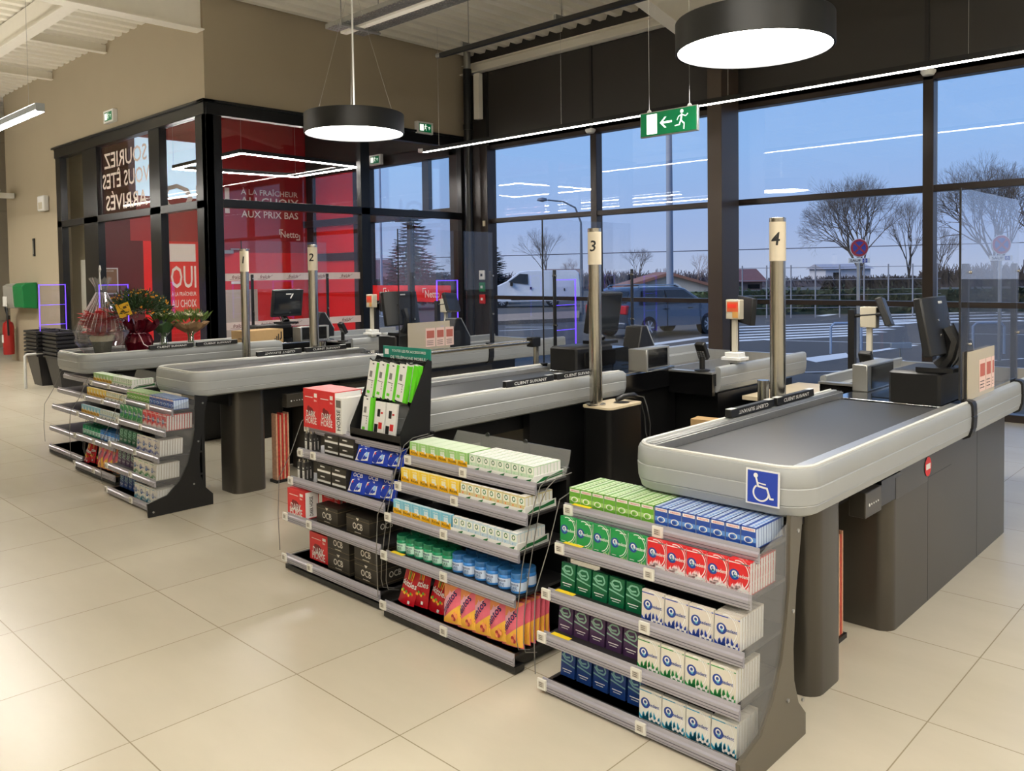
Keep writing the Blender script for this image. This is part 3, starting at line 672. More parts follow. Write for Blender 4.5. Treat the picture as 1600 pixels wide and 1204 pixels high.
def till_kit(x0, s, num):
    w = 'lane %d' % num
    X = lambda a: x0+s*a
    xm, ym = (X(.17), BY+1.80) if s > 0 else (X(.10), BY+2.08)
    # black housing under the monitor
    u = thing('till_housing', 'black till housing under the monitor of %s' % w, 'till', (X(.12), BY+1.92, .829), group='till housings')
    part('housing', MB().ch(-.13, .10, -.22, .17, 0, .15, .012), BLACK, u)
    part('drawer_front', MB().box(-s*.135-.004, -s*.135+.004, -.18, .14, .02, .12), BLACKG, u)
    part('housing_step', MB().box(-.06, .10, .17, .34, 0, .12), BLACKG, u)
    monitor(xm, ym, .979, 0 if s > 0 else PI, 'black till monitor of %s seen %s' % (w, 'from behind' if s > 0 else 'from its screen side'), logo=(num == 1))
    # slip printer
    t = thing('receipt_printer', 'grey slanted receipt printer beside the monitor of %s' % w, 'printer', (X(.08), BY+2.44, .828), group='receipt printers')
    part('printer_body', MB().prism([(-.10, 0), (.14, 0), (.14, .08), (.03, .25), (-.03, .25)], 'x', -.07, .07), BLACK, t, bevel=.008)
    part('printer_lid', MB().prism([(.145, .08), (.035, .252), (.025, .252), (.13, .08)], 'x', -.068, .068), M('printer_grey', (150, 152, 152), .35), t)
    part('paper_slot', MB().prism([(.10, .155), (.09, .172), (.086, .17), (.096, .153)], 'x', -.045, .045), INK, t)
    # scanner tower
    t = thing('scanner_tower', 'upright metal scanner housing of %s beside the belt end' % w, 'scanner', (X(-.235), BY+2.13, .826), group='scanner towers')
    if s > 0: part('tower_body', MB().box(-.04, .04, -.19, .19, 0, .14), STEELB if False else M('scanner_grey', (176, 176, 172), .3, metal=.7), t, bevel=.006)
    else: part('tower_body', MB().box(-.04, .03, -.16, .2, 0, .14).box(-.04, .10, -.17, -.15, 0, .14), M('scanner_grey', (176, 176, 172), .3, metal=.7), t, bevel=.004)
    part('scanner_window', MB().box(-.05 if s < 0 and False else (.04 if s > 0 else .03), (.043 if s > 0 else .033), -.14, .17, .012, .128), BLACKG, t)
    # weighing display on a pole, customer display
    wx, wy = (X(-.55), BY+2.92) if s > 0 else (X(-.585), BY+2.62)
    t = thing('weight_display', 'scale display head on a beige pole at %s' % w, 'scale display', (wx, wy, .845 if s < 0 else .80), group='scale displays')
    part('base_plate', MB().box(-.07, .07, -.06, .06, .02, .04).box(-.05, .05, -.045, .045, .04, .07).box(-.03, .03, -.03, .03, 0, .02), WHITE, t, bevel=.002)
    part('pole', MB().box(-.016, .016, -.012, .012, .07, .30), M('beige_pole', (196, 190, 172), .5), t)
    part('display_head', MB().box(-.05, .05, -.03, .03, .29, .42), M('beige_head', (190, 182, 162), .5), t, bevel=.005)
    if s < 0: part('display_label', MB().box(-.04, .04, -.032, -.03, .34, .405, 0).box(.0, .04, -.0325, -.032, .30, .34, 1).box(-.035, .03, -.033, -.032, .365, .392, 2), [M('label_orange', (205, 92, 52), .5), M('label_tan', (200, 150, 80), .5), M('led_digits_red', (230, 60, 40), .5)], t, sm=False)
    t = thing('customer_display', 'black customer display on a black post behind the scale of %s' % w, 'display', (wx-.10 if s > 0 else wx-.06, wy+(-.02 if s > 0 else .1), .80), group='customer displays')
    part('post', MB().box(-.02, .02, -.02, .02, 0, .40), BLACK, t)
    dx_ = .20 if s > 0 else .09
    Mx = Matrix.Translation((dx_, .0, .39)) @ Matrix.Rotation(-.35 if s > 0 else .1, 4, 'Y') @ Matrix.Rotation(.25 if s > 0 else 1.0, 4, 'Z')
    part('display_housing', MB().box(-.02, .02, -.10, .10, -.09, .09, 0, Mx), M('monitor_black', (30, 31, 33), .4), t, bevel=.006)
    part('bracket', MB().cyl((0, 0, .36), (dx_, 0, .38), .012, n=8), BLACK, t)
    # card terminal on a flex stand
    t = thing('card_terminal', 'black card terminal on a short stand at %s' % w, 'card terminal', (X(-.34) if s > 0 else X(-.52), BY+2.315, .815), group='card terminals')
    part('stand', MB().cyl((0, 0, 0), (0, 0, .09), .018, n=10).lathe([(.05, 0), (.05, .008), (.02, .012)], n=16), BLACK, t)
    Mx = Matrix.Translation((0, 0, .13)) @ Matrix.Rotation(.5, 4, 'X')
    part('terminal', MB().box(-.035, .035, -.02, .02, -.06, .06, 0, Mx), BLACK, t, bevel=.008)
    q = MB()
    for i in range(3):
        for j in range(4): q.box(-.024+i*.018, -.012+i*.018, -.0235, -.02, -.045+j*.015, -.036+j*.015, 0, Mx)
    part('keypad', q, M('key_grey', (120, 122, 124), .5), t)
lanes = [(-1.42, 1, 4, 'nearest at the right'), (-3.32, -1, 3, 'behind the middle rack'), (-5.39, 1, 2, 'behind the far display'), (-7.29, -1, 1, 'bouquets on its belt')]
for x0, s, num, here in lanes:
    build_lane(x0, s, num, here); till_kit(x0, s, num)
# dividers on the rails
divider(-1.70, BY+.86, 0, 'upside down next customer bar on the left rail of the nearest belt', flip=True)
divider(-1.70, BY+1.27, 0, 'upright next customer bar on the left rail of the nearest belt')
divider(-3.035, BY+.92, 0, 'next customer bar left of pole 3 on the belt of lane 3')
divider(-3.035, BY+1.33, 0, 'next customer bar right of pole 3 on the belt of lane 3')
divider(-5.69, BY+.98, 0, 'upside down next customer bar on the far rail of lane 2, left one', flip=True)
divider(-5.69, BY+1.40, 0, 'next customer bar on the far rail of lane 2, right one')
divider(-6.985, BY+.72, 0, 'next customer bar in front of the bouquets on lane 1, left one')
divider(-6.985, BY+1.13, 0, 'next customer bar between the bouquets and pole 1')
# wheelchair sign on the nearest bumper
def wheel_sign():
    y = -.001
    mb = MB().box(-.056, .056, y-.002, y, -.055, .055, 0).box(-.050, .050, y-.003, y-.002, -.050, .050, 1)
    q = y-.004; O = lambda a, b: Vector((a, q, b))
    mb.disc(O(-.022, .036), X_, Z_, .0075, 0, 14)
    def st(a, b, w=.006):
        A_, B_ = O(*a), O(*b); d = (B_-A_).normalized(); n_ = Vector((d.z, 0, -d.x))*w/2; mb.ngon([A_+n_, B_+n_, B_-n_, A_-n_], 0)
    st((-.021, .03), (-.013, .002)); st((-.015, .0035), (.016, .0)); st((-.017, .014), (.012, .011), .004); st((.015, .002), (.027, -.032)); st((.025, -.030), (.038, -.030))
    mb.disc(O(-.004, -.016), X_, Z_, .028, 0, 28, r2=.0225, a0=rad(125), a1=rad(395-40+0))
    return mb
solo('wheelchair_sign', wheel_sign(), [WHITE, M('sign_blue', (34, 62, 160), .4)], 'blue and white wheelchair sign on the front bumper of the nearest checkout', 'sign', (-1.207, BY-.002, .788), sm=False)
bpy.data.objects['wheelchair_sign'].rotation_euler = (rad(-2), 0, 0)
# things of the cashier places
t = thing('handset', 'black corded handset lying on the pole cabinet of lane 3', 'phone', (-2.845, BY+1.57, .703))
part('handset_body', MB().tube([(-.02, -.09, .018), (-.01, -.05, .032), (0, 0, .036), (0, .05, .032), (0, .08, .018)], [.012, .018, .015, .018, .014], 10), BLACK, t)
part('cord', MB().tube([(.02, .05, .03), (.08, .04, .03), (.115, .02, -.02), (.13, .03, -.12), (.12, .04, -.20), (.10, .05, -.22), (.085, .05, -.18), (.085, .04, -.08), (.09, .0, .0)], .004, 6), M('cord_black', (50, 50, 50), .4), t)
mb = MB().cyl((0, 0, 0), (0, 0, .21), .028, n=24).cyl((0, 0, .21), (0, 0, .215), .029, n=24)
solo('steel_tube', mb, STEEL, 'short polished steel tube left of pole 4', 'tube', (-1.925, BY+1.42, .703))
solo('steel_tube', MB().cyl((0, 0, 0), (0, 0, .21), .028, n=24), STEEL, 'short steel tube on the pole cabinet of lane 2', 'tube', (-5.89, BY+1.50, .703))
solo('cardboard_box', MB().box(-.15, .15, -.10, .012, 0, .23), CARD, 'brown cardboard piece under the counter between lanes 3 and 4', 'cardboard', (-2.53, 4.45, .3403), rz=.15)
solo('under_shelf', MB().box(-.45, .35, -.3, .3, -.02, 0), CABD, 'dark shelf between the two cashier places under the counters', 'shelf', (-2.5, 4.5, .34))
for k, xx in enumerate((-2.37, -6.34)):
    b = thing('cashier_desk', ('black desk block with beige top behind pole 4', 'black desk block with beige top beside pole 2')[k], 'desk', (xx, BY+2.65, 0))
    part('desk_body', MB().box(-.32, .32, .05, .8, 0, .60), CABD, b); part('desk_top', MB().box(-.33, .33, .0, .85, .60, .625), BEIGE_TOP, b)
solo('pen_box', MB().box(-.05, .05, -.02, .02, 0, .025), M('navy_plastic', (50, 50, 130), .5), 'small navy box on the beige desk behind the nearest belt', 'box', (-2.2, BY+2.75, .625), rz=.3)
# rail by the aisle of lane 2
t = thing('barrier_rail', 'round steel rail on a black post behind the green accessory stand', 'rail', (-4.0, BY+1.02, 0))
part('rail_tube', MB().cyl((0, -.02, .965), (0, 1.0, .965), .016, n=12), STEEL, t)
part('post', MB().cyl((0, 1.03, 0), (0, 1.03, .985), .022, n=12), STEEL, t)
part('rail_bracket', MB().box(-.03, .03, .96, 1.05, .93, 1.0), BLACK, t, bevel=.006)

# ------------------------------------------------------------------ display racks
SH_Y = [2.25, 2.20, 2.155, 2.13, 2.12]           # front edge of the five shelves, top first (world Y for the nearest rack)
RAILM = M('shelf_rail_grey', (176, 174, 184), .3, metal=.35, var=.06, scale=8)
RAILC = M('shelf_rail_dark_line', (96, 94, 104), .4)  # darker grey of the two lines along each rail
YTAG = M('yellow_label', (236, 206, 40), .5)
SHELFM = M('black_shelf', (34, 33, 34), .38, var=.15, scale=14)
SIDEM = M('rack_side_bronze', (96, 90, 78), .35, metal=.3, var=.05, scale=3)
def rack(name_lab, x, dy, W, zs, right_panel=True, left_guard=True, tags=((.03, .5),)*5, yellow=(), panelmat=None, tilt=0, sign=False):
    """origin: left front floor point of the rack"""
    t = thing('display_rack', name_lab, 'display rack', (x, 2.12+dy, 0), group='checkout display racks')
    yb = .34
    part('back_panel', MB().box(.01, W-.01, yb-.02, yb, .04, zs[0]+.02), BLACK, t)
    part('plinth', MB().box(.02, W-.02, .03, yb, .012, zs[4]-.012).box(-.005, W+.005, .0, .05, .008, .03), BLACK, t)
    for k in range(5):
        y0 = SH_Y[k]-2.12; z = zs[k]
        sh = part('shelf', MB().box(.005, W-.005, y0+.004, yb-.02, z-.022, z-.012, 0).box(.01, W-.01, y0+.006, y0+.010, z-.05, z-.012), SHELFM, t)
        r = MB()
        r.prism([(y0-.004, z-.042), (y0, z-.046), (y0+.006, z-.044), (y0+.006, z), (y0+.003, z), (y0+.002, z-.012), (y0-.006, z-.016)], 'x', 0, W, 0)
        r.box(.0, W, y0-.0065, y0-.005, z-.0275, z-.0255, 1).box(.0, W, y0-.0055, y0-.004, z-.037, z-.0355, 1)
        o = part('price_rail', r, [RAILM, RAILC], sh, sm=False)
        for f in tags[k]:
            q = MB().box(f*W-.019, f*W+.019, y0-.013, y0-.005, z-.038, z-.002, 0).box(f*W-.012, f*W+.012, y0-.0136, y0-.013, z-.030, z-.010, 1)
            for j in range(3): q.box(f*W-.010, f*W+.006, y0-.0140, y0-.0136, z-.027+j*.006, z-.0245+j*.006, 2)
            part('price_tag', q, [TAGW, M('tag_display_grey', (196, 190, 176), .5), M('tag_ink', (110, 105, 98), .6)], sh, sm=False)
        if k in yellow:
            part('yellow_label', MB().box(.035, .115, y0-.002, y0+.018, z+.0003, z+.0010), YTAG, sh)
    if left_guard:
        g = MB(); P = [(yb-.08, zs[0]+.05), (SH_Y[0]-2.12-.02, zs[0]+.015), (SH_Y[1]-2.12-.035, zs[1]-.02), (-.025, zs[2]), (-.035, zs[3]), (-.03, zs[4]+.02)]
        g.tube([(-.004, y, z) for y, z in P], .0019, 6); part('guard_wire', g, M('guard_wire_grey', (104, 102, 98), .4), t)
    if right_panel:
        pm = panelmat or SIDEM
        P = [(.345, zs[0]+.055), (.265, zs[0]+.075), (.262, zs[0]+.06), (.255, .50), (.235, .40), (.205, .29), (.15, .19), (.07, .115), (-.055, .085), (-.05, .0), (.365, .0), (.365, .068), (.315, .12), (.285, .20), (.28, .30), (.30, .48)]
        part('side_panel', MB().prism(P, 'x', W+.022, W+.036), pm, t)
        G = [(.262, zs[0]+.055), (.03, zs[0]-.015), (.02, zs[0]-.05), (.0, .42), (-.03, .25), (-.045, .09), (.07, .115), (.15, .19), (.205, .29), (.235, .40), (.255, .5)]
        part('side_guard', MB().prism(G, 'x', W+.026, W+.029), PLEXW, t)
        b = MB()
        for (y, z) in ((.31, zs[0]+.02), (.275, .42), (.24, .155), (.34, .12), (-.02, .03)): part('panel_screw', MB().cyl((W+.036, y, z), (W+.040, y, z), .006, n=10), ALU, t)
    for xx in (.08, W-.08):
        for yy in (.06, .30): part('rack_foot', MB().cyl((xx, yy, 0), (xx, yy, .014), .012, n=10), BLACK, t)
    return t
# product packs -------------------------------------------------------
_pm = {}
def flat(*pts, y=0): return [(a, y, b) for a, b in pts]
def pk_mesh(key):
    if key in _pm: return _pm[key]
    mb, mats = PACKS[key](); _pm[key] = mb.mesh(key, mats, sm=False); return _pm[key]
G_ = -.0005
def base(w, d, h): return MB().box(0, w, 0, d, 0, h, 0)
def rct(mb, a, b, c, d, mi, y=G_): mb.box(a, b, y, y+.0003, c, d, mi)
def dsc(mb, cx, cz, r, mi, y=G_, r2=None, ry=None, n=18, a0=0, a1=2*PI): mb.disc((cx, y, cz), X_, Z_, r, mi, n, r2=r2, ry=ry, a0=a0, a1=a1)
def tx(mb, s, cx, cz, h, mi, w=None, y=-.0012, U=X_, V=Z_): mb.text(s, (cx, y, cz), U, V, h, mi, w=w)
def small_gum(main, light, name):
    def f():
        w, d, h = .048, .016, .066; mb = base(w, d, h)
        rct(mb, .002, w-.002, h-.014, h-.004, 1, G_*1); tx(mb, "WRIGLEY'S", w/2, h-.009, .0055, 3, w=.036)
        rct(mb, 0, w, .020, .034, 2); dsc(mb, w*.5, .026, .015, 1, G_*2, r2=.011, ry=.010); dsc(mb, w*.45, .024, .008, 0, G_*3, ry=.006)
        rct(mb, .006, w-.006, .004, .009, 2, G_)
        mb.box(0.001, w-.001, .001, d-.001, h, h+.0004, 4); mb.box(w, w+.0004, .001, d-.001, .004, h-.006, 4); mb.box(w*.3, w*.5, .001, d-.001, h+.0004, h+.0007, 0); mb.box(w*.72, w*.85, .002, d-.004, h+.0004, h+.0007, 2)
        return mb, [M(name, main, .35), WHITE, M(name+'_light', light, .4), M('print_red', (200, 40, 40), .5), M(name+'_edge', tuple((a+2*238)//3 for a in light), .4)]
    return f
def freedent(main, ring, leaf, name, w=.069, h=.098):
    def f():
        d = .015; mb = base(w, d, h)
        cx, cz = w*.46, h*.56
        dsc(mb, cx, cz, .036, 1, G_, r2=.0335, ry=.044, a0=-1.4, a1=1.9); dsc(mb, cx, cz, .041, 1, G_, r2=.040, ry=.05, a0=-1.3, a1=1.2)
        dsc(mb, w*.28, h*.55, .0165, 2, G_*2); dsc(mb, w*.28, h*.58, .009, 1, G_*3, r2=.005); dsc(mb, w*.30, h*.50, .005, 4, G_*3)
        tx(mb, 'Freedent', w*.62, h*.55, .0115, 1 if main[0] < 208 else 2, w=.047)
        if main[0] > 205:
            rct(mb, 0, w, h*.90, h*.93, 3)
            for i in range(15):
                a = w*(.16+.056*i); hh = .010+.020*((i*37) % 5)/5; l_ = .010*((i*13) % 3-1)
                mb.ngon([(a-.007, G_*2, .002), (min(w, a+.007), G_*2, .002), (min(w, a+.004+l_), G_*2, hh*.6+.006), (min(w, a+l_*1.3), G_*2, hh+.010), (max(0, a-.005+l_), G_*2, hh*.6+.004)], 3)
            for i in range(5): dsc(mb, w*(.5+.1*i), .010+.004*(i % 2), .0045, 1, G_*3, n=8)
        else:
            for i in range(4): mb.ngon([(w*(.62+.1*i), G_*2, .001), (w*(.72+.1*i) if i < 3 else w, G_*2, .001), (w*(.66+.1*i), G_*2, .014+.004*(i % 2))], 3)
        rct(mb, .006, w*.35, h*.12, h*.14, 1); rct(mb, w*.55, w*.93, h-.010, h-.007, 1)
        mb.box(w, w+.0004, .002, d-.002, .003, h-.003, 1)
        return mb, [M(name, main, .35), WHITE, M('freshness_blue', (30, 60, 140), .4), M(name+'_leaf', leaf, .45), M('mint_cyan', (80, 170, 200), .4)]
    return f
def airwave(main, band, name, w=.062, h=.094):
    def f():
        d = .014; mb = base(w, d, h)
        L = [(.004, h*.78), (.02, h*.62), (.044, h*.60), (.052, h*.72), (.044, h*.90), (.02, h*.90), (.010, h*.80), (.022, h*.70), (.04, h*.74)]
        pr = None
        for (a, b), (c, e) in zip(L, L[1:]):
            dx, dz = c-a, e-b; k = .0028/math.hypot(dx, dz); mb.ngon([(a-dz*k, G_*2, b+dx*k), (a+dz*k, G_*2, b-dx*k), (c+dz*k, G_*2, e-dx*k), (c-dz*k, G_*2, e+dx*k)], 1)
        mb.ngon([(0, G_, h*.52), (w, G_, h*.40), (w, G_, h*.44), (0, G_, h*.58)], 1)
        rct(mb, .008, w*.8, h*.24, h*.27, 2); rct(mb, .014, w*.7, h*.16, h*.18, 2)
        mb.box(-.0004, 0, .002, d-.002, .004, h-.004, 1)
        return mb, [M(name, main, .3, metal=.2), M(name+'_band', band, .35), WHITE]
    return f
def ricola(main, name):
    def f():
        w, d, h = .060, .018, .066; mb = base(w, d, h)
        rct(mb, 0, w, 0, .031, 1); tx(mb, 'Ricola', w/2, .021, .012, 2, w=.044)
        rct(mb, w*.3, w*.7, .032, .050, 3); dsc(mb, w/2, .044, .010, 4, G_*2, ry=.006); rct(mb, w-.0015, w, 0, h, 4, G_*2); tx(mb, 'ricola', w/2, h-.008, .007, 3, w=.03)
        mb.box(0.001, w-.001, .001, d-.001, h, h+.0004, 4); dsc(mb, w*.7, .030, .006, 3, G_*2)
        return mb, [M(name, main, .4), M('tray_yellow', (244, 186, 20), .45), INK, WHITE, M(name+'_pale', tuple((a+2*240)//3 for a in main), .5)]
    return f
def tictac(main, accent, name):
    def f():
        w, d, h = .036, .018, .066; mb = base(w, d, h)
        rct(mb, .003, w-.003, .034, h-.006, 2); dsc(mb, w/2, .049, .009, 1, G_*2, r2=.0055, ry=.010); dsc(mb, w/2, .049, .0045, 3, G_*2)
        for i in range(8): dsc(mb, .006+(i*11 % 25)*.001, .006+(i*7 % 22)*.001, .0034, 4 if i % 2 else 0, G_*2, n=8)
        mb.box(w, w+.0004, .001, d-.001, .004, h-.004, 3); mb.box(.001, w-.001, .001, d-.001, h, h+.0004, 3)
        return mb, [M(name, main, .25), M('print_green', (40, 110, 60), .4), M(name+'_label', (232, 236, 222), .4), WHITE, M(name+'_bits', accent, .35)]
    return f
def jar(main, label, name):
    def f():
        mb = MB().lathe([(.028, 0), (.031, .004), (.031, .048), (.028, .054)], n=20, mi=0).lathe([(.029, .054), (.030, .056), (.030, .070), (.0275, .073), (.001, .073)], n=20, mi=1)
        mb.lathe([(.0313, .010), (.0313, .042)], n=20, mi=2, caps=False)
        def bent(s, cz, h, w, mi):
            v, f, tw, th = text_sliced(s); a0 = -PI/2
            mb.add([(.0319*math.cos(a0+a*w/tw/.0319), .0319*math.sin(a0+a*w/tw/.0319), cz+b*h/th) for a, b in v], f, mi)
        bent('mentos', .034, .009, .044, 3); bent('PURE', .022, .009, .034, 4); bent('FRESH', .014, .005, .03, 4)
        return mb, [M(name, main, .3), M(name+'_lid', tuple(int(a*.8) for a in main), .35), M(name+'_label', label, .4), M('mentos_navy', (24, 30, 92), .4), WHITE if label[0] < 180 else M(name+'_print', tuple(int(a*.7) for a in main), .4)]
    return f
def pouch(w, h, main, name, deco):
    def f():
        mb = MB(); n = 8; rows = []
        for j in range(n+1):
            v = j/n; ww = w*(1-.06*math.sin(v*PI)); th = .026*math.sin(min(1, v*1.25+.12)*PI*.78)+.002
            ring = []
            for i in range(9):
                u = i/8; ring.append((w/2-ww/2+ww*u, -th*.5*math.sin(u*PI)-.001, v*h))
            for i in range(8, -1, -1):
                u = i/8; ring.append((w/2-ww/2+ww*u, th*.5*math.sin(u*PI)+.001, v*h))
            rows.append(ring)
        mb.rings(rows, 0); mats = [M(name, main, .25, var=.05)]+deco(mb, w, h); return mb, mats
    return f
def dy(w, h, u, v):
    th = .026*math.sin(min(1, v/h*1.25+.12)*PI*.78)+.002
    return -th*.5*math.sin(max(0.02, min(.98, u/w))*PI)-.0022
def wrapt(mb, s, cx, cz, hh, ww, mi, w, h, ang=0):
    v, f, tw, th = text_sliced(s, 18); ca, sa = math.cos(ang), math.sin(ang); out = []
    for a, b in v:
        a, b = a*ww/tw, b*hh/th; p, q = cx+a*ca-b*sa, cz+a*sa+b*ca; out.append((p, dy(w, h, p, q)-.0006, q))
    mb.add(out, f, mi)
def d_skit(mb, w, h):
    wrapt(mb, 'skittles', w*.5, h*.62, .024, w*.86, 1, w, h)
    for i in range(9): 
        a, b = w*(.18+.08*i), h*(.36+.04*math.sin(i*1.9)); mb.disc((a, dy(w, h, a, b)-.0008, b), X_, Z_, .006, 2+i % 3, 8)
    a, b = w*.72, h*.13; mb.box(a-.006, a+.006, dy(w, h, a, b)-.002, dy(w, h, a, b)-.0005, b-.006, b+.006, 1)
    for k in range(4):
        mb.ngon([(w*(.38+.08*k), dy(w, h, w*(.38+.08*k), h*.8)-.001, h*.72), (w*(.42+.08*k), dy(w, h, w*(.42+.08*k), h*.8)-.001, h*.72), (w*(.42+.10*k), -.014, h*.97), (w*(.36+.10*k), -.014, h*.97)], 2+k % 3)
    return [WHITE, M('candy_yellow', (240, 190, 40), .4), M('candy_green', (90, 160, 50), .4), M('candy_orange', (240, 120, 40), .4)]
def d_mentos(mb, w, h):
    for pts, mi in ([[(.02, .02), (.98, .02), (.98, .52), (.02, .10)], 3], [[(.02, .55), (.98, .95), (.98, .985), (.02, .985)], 2], [[(.02, .10), (.80, .97), (.50, .97), (.02, .44)], 1]):
        N = 10; L = []; 
        (a0, b0), (a1, b1), (a2, b2), (a3, b3) = pts
        for i in range(N):
            u, v2 = i/N, (i+1)/N
            q = [(a0+(a1-a0)*u, b0+(b1-b0)*u), (a0+(a1-a0)*v2, b0+(b1-b0)*v2), (a3+(a2-a3)*v2, b3+(b2-b3)*v2), (a3+(a2-a3)*u, b3+(b2-b3)*u)]
            mb.add([(a*w, dy(w, h, a*w, b*h)-.0001*mi, b*h) for a, b in q], [(0, 1, 2, 3)], mi)
    wrapt(mb, 'mentos', w*.38, h*.50, .026, h*.66, 4, w, h, ang=.90)
    for i in range(5): mb.disc((w*(.60+.09*(i % 3)), dy(w, h, w*.6, h*.2)-.003, h*(.14+.06*(i//2))), X_, Z_, .008, 5 if i % 2 else 2, 10)
    return [M('mentos_band_pale', (238, 176, 190), .35), M('mentos_orange', (240, 150, 90), .35), M('mentos_yellow', (244, 186, 70), .35), M('mentos_navy', (24, 30, 92), .4), M('fruit_red', (160, 40, 50), .4)]
def d_ocb(mb, w, h):
    wrapt(mb, 'OCB', w*.5, h*.86, .018, w*.55, 1, w, h)
    for (a, b, c, e) in ((.05, .05, .62, .62), (.45, .08, .80, .45)):
        pts = [(a, b), (c, b+.05), (c+.02, e+.1), (a+.18, e)]
        mb.add([(p*w, dy(w, h, p*w, q*h)-.001, q*h) for p, q in pts], [(0, 1, 2, 3)], 1)
    mb.disc((w*.72, dy(w, h, w*.72, h*.42)-.001, h*.42), X_, Z_, .012, 2, 12); mb.disc((w*.32, dy(w, h, w*.3, h*.52)-.001, h*.52), X_, Z_, .005, 3, 10)
    return [WHITE, M('ice_blue', (150, 190, 230), .4), RED]
def ocb_box(w=.175, d=.19, h=.088):
    def f():
        mb = base(w, d, h)
        for z in (h*.12, h*.82): rct(mb, 0, w, z, z+.0012, 2)
        tx(mb, 'OCB', w/2, h*.5, .030, 1, w=.075); rct(mb, w*.36, w*.64, h*.16, h*.19, 1); mb.ngon([(w*.43, G_*2, h*.93), (w*.57, G_*2, h*.93), (w*.5, G_*2, h*.78)], 1)
        mb.text('OCB', (w+.001, d*.5, h*.5), Y_, Z_, .028, 1, w=.07); mb.box(w, w+.0004, 0, d, h*.12, h*.135, 2); mb.box(w, w+.0004, 0, d, h*.82, h*.835, 2)
        return mb, [M('ocb_black', (44, 40, 34), .45), M('ocb_silver', (216, 212, 200), .4), M('ocb_gold', (130, 116, 84), .4)]
    return f
def tube_box():
    w, d, h = .118, .10, .048; mb = base(w, d, h)
    rct(mb, .004, w-.004, .010, .020, 1); rct(mb, .03, .06, h-.014, h-.008, 1); tx(mb, 'OCB', w*.5, h-.011, .007, 1); rct(mb, 0, w, .022, .0228, 2)
    return mb, [M('ocb_black', (44, 40, 34), .45), WHITE, M('ocb_gold', (130, 116, 84), .4)]
def lighter():
    w, d, h = .021, .012, .085; mb = base(w, d, h)
    rct(mb, .002, w-.002, .003, .045, 1); rct(mb, .004, w-.006, .052, .062, 3); dsc(mb, w/2, .056, .004, 1, G_*2, n=8)
    for i in range(5): rct(mb, .004, w-.004, .008+i*.007, .0095+i*.007, 0, G_*2)
    mb.cyl((w/2, d/2, h), (w/2, d/2, h+.012), .005, n=8, mi=2)
    return mb, [M('lighter_pack_dark', (60, 58, 56), .4), WHITE, STEEL, M('lighter_pack_grey', (150, 150, 148), .4)]
def dark_horse(w, d, h, big):
    def f():
        mb = base(w, d, h); k = w
        dsc(mb, w*.45, h*.42, w*.22, 3, G_, ry=w*.16); dsc(mb, w*.35, h*.50, w*.10, 3, G_*2, ry=w*.10)
        tx(mb, 'DARK', w*.5, h*.36, w*.24, 1, w=w*.62); tx(mb, 'HORSE', w*.5, h*.19, w*.24, 1, w=w*.72)
        rct(mb, w*.12, w*.62, h*.78, h*.80, 1); rct(mb, w*.72, w*.9, h*.80, h*.90, 1); tx(mb, 'Slim', w*.8, h*.72, .010, 1)
        mb.box(w, w+.0004, .004, d-.004, .004, h-.004, 1); mb.text('DARK HORSE', (w+.0012, d*.45, h*.45), Z_, -Y_, min(.02, d*.4), 2, w=h*.7)
        return mb, [M('tobacco_red', (206, 44, 46), .4), WHITE, INK, M('tobacco_dark_red', (120, 22, 26), .45)]
    return f
PACKS = {
 'gum_green': small_gum((96, 158, 48), (156, 200, 110), 'gum_green'), 'gum_blue': small_gum((34, 72, 156), (90, 140, 208), 'gum_blue'),
 'fd_green': freedent((22, 138, 70), None, (210, 230, 160), 'freedent_green'), 'fd_red': freedent((206, 34, 40), None, (244, 220, 220), 'freedent_red'),
 'fd_whiteblue': freedent((212, 204, 192), None, (34, 66, 160), 'freedent_white_blue', .082, .10), 'fd_whitegreen': freedent((218, 212, 196), None, (36, 140, 70), 'freedent_white_green', .082, .10), 'fd_whiteteal': freedent((224, 222, 212), None, (40, 150, 186), 'freedent_white_teal', .082, .10),
 'aw_green': airwave((12, 92, 58), (120, 176, 150), 'airwave_green'), 'aw_purple': airwave((74, 50, 86), (140, 176, 160), 'airwave_purple'), 'aw_blue': airwave((28, 62, 130), (120, 170, 180), 'airwave_blue'),
 'ric_green': ricola((150, 200, 120), 'ricola_green'), 'ric_yellow': ricola((240, 206, 60), 'ricola_yellow'), 'ric_blue': ricola((120, 190, 214), 'ricola_blue'),
 'tt_green': tictac((200, 224, 196), (150, 200, 150), 'tictac_green'), 'tt_orange': tictac((214, 200, 150), (224, 96, 40), 'tictac_orange'), 'tt_blue': tictac((196, 216, 226), (130, 170, 200), 'tictac_blue'),
 'jar_green': jar((20, 140, 96), (196, 230, 214), 'jar_green'), 'jar_blue': jar((56, 130, 206), (206, 220, 240), 'jar_blue'),
 'skittles': pouch(.100, .15, (178, 20, 34), 'skittles_red', d_skit), 'mentos_bag': pouch(.112, .165, (232, 110, 130), 'mentos_bag_pink', d_mentos),
 'ocb_bag': pouch(.125, .096, (36, 62, 170), 'ocb_bag_blue', d_ocb), 'ocb_box': ocb_box(), 'ocb_slim': tube_box, 'lighter': lighter,
 'dh_box': dark_horse(.155, .08, .135, True), 'dh_thin': dark_horse(.150, .02, .130, True), 'dh_tall': dark_horse(.135, .16, .195, True),
}
def place(key, kind, cat, lab, grp, pos, rz=0, rx=0, ry=0):
    o = bpy.data.objects.new(kind, pk_mesh(key)); COL.objects.link(o); o.location = pos; o.rotation_euler = (rx, ry, rz)
    return tag(o, lab, cat, grp)
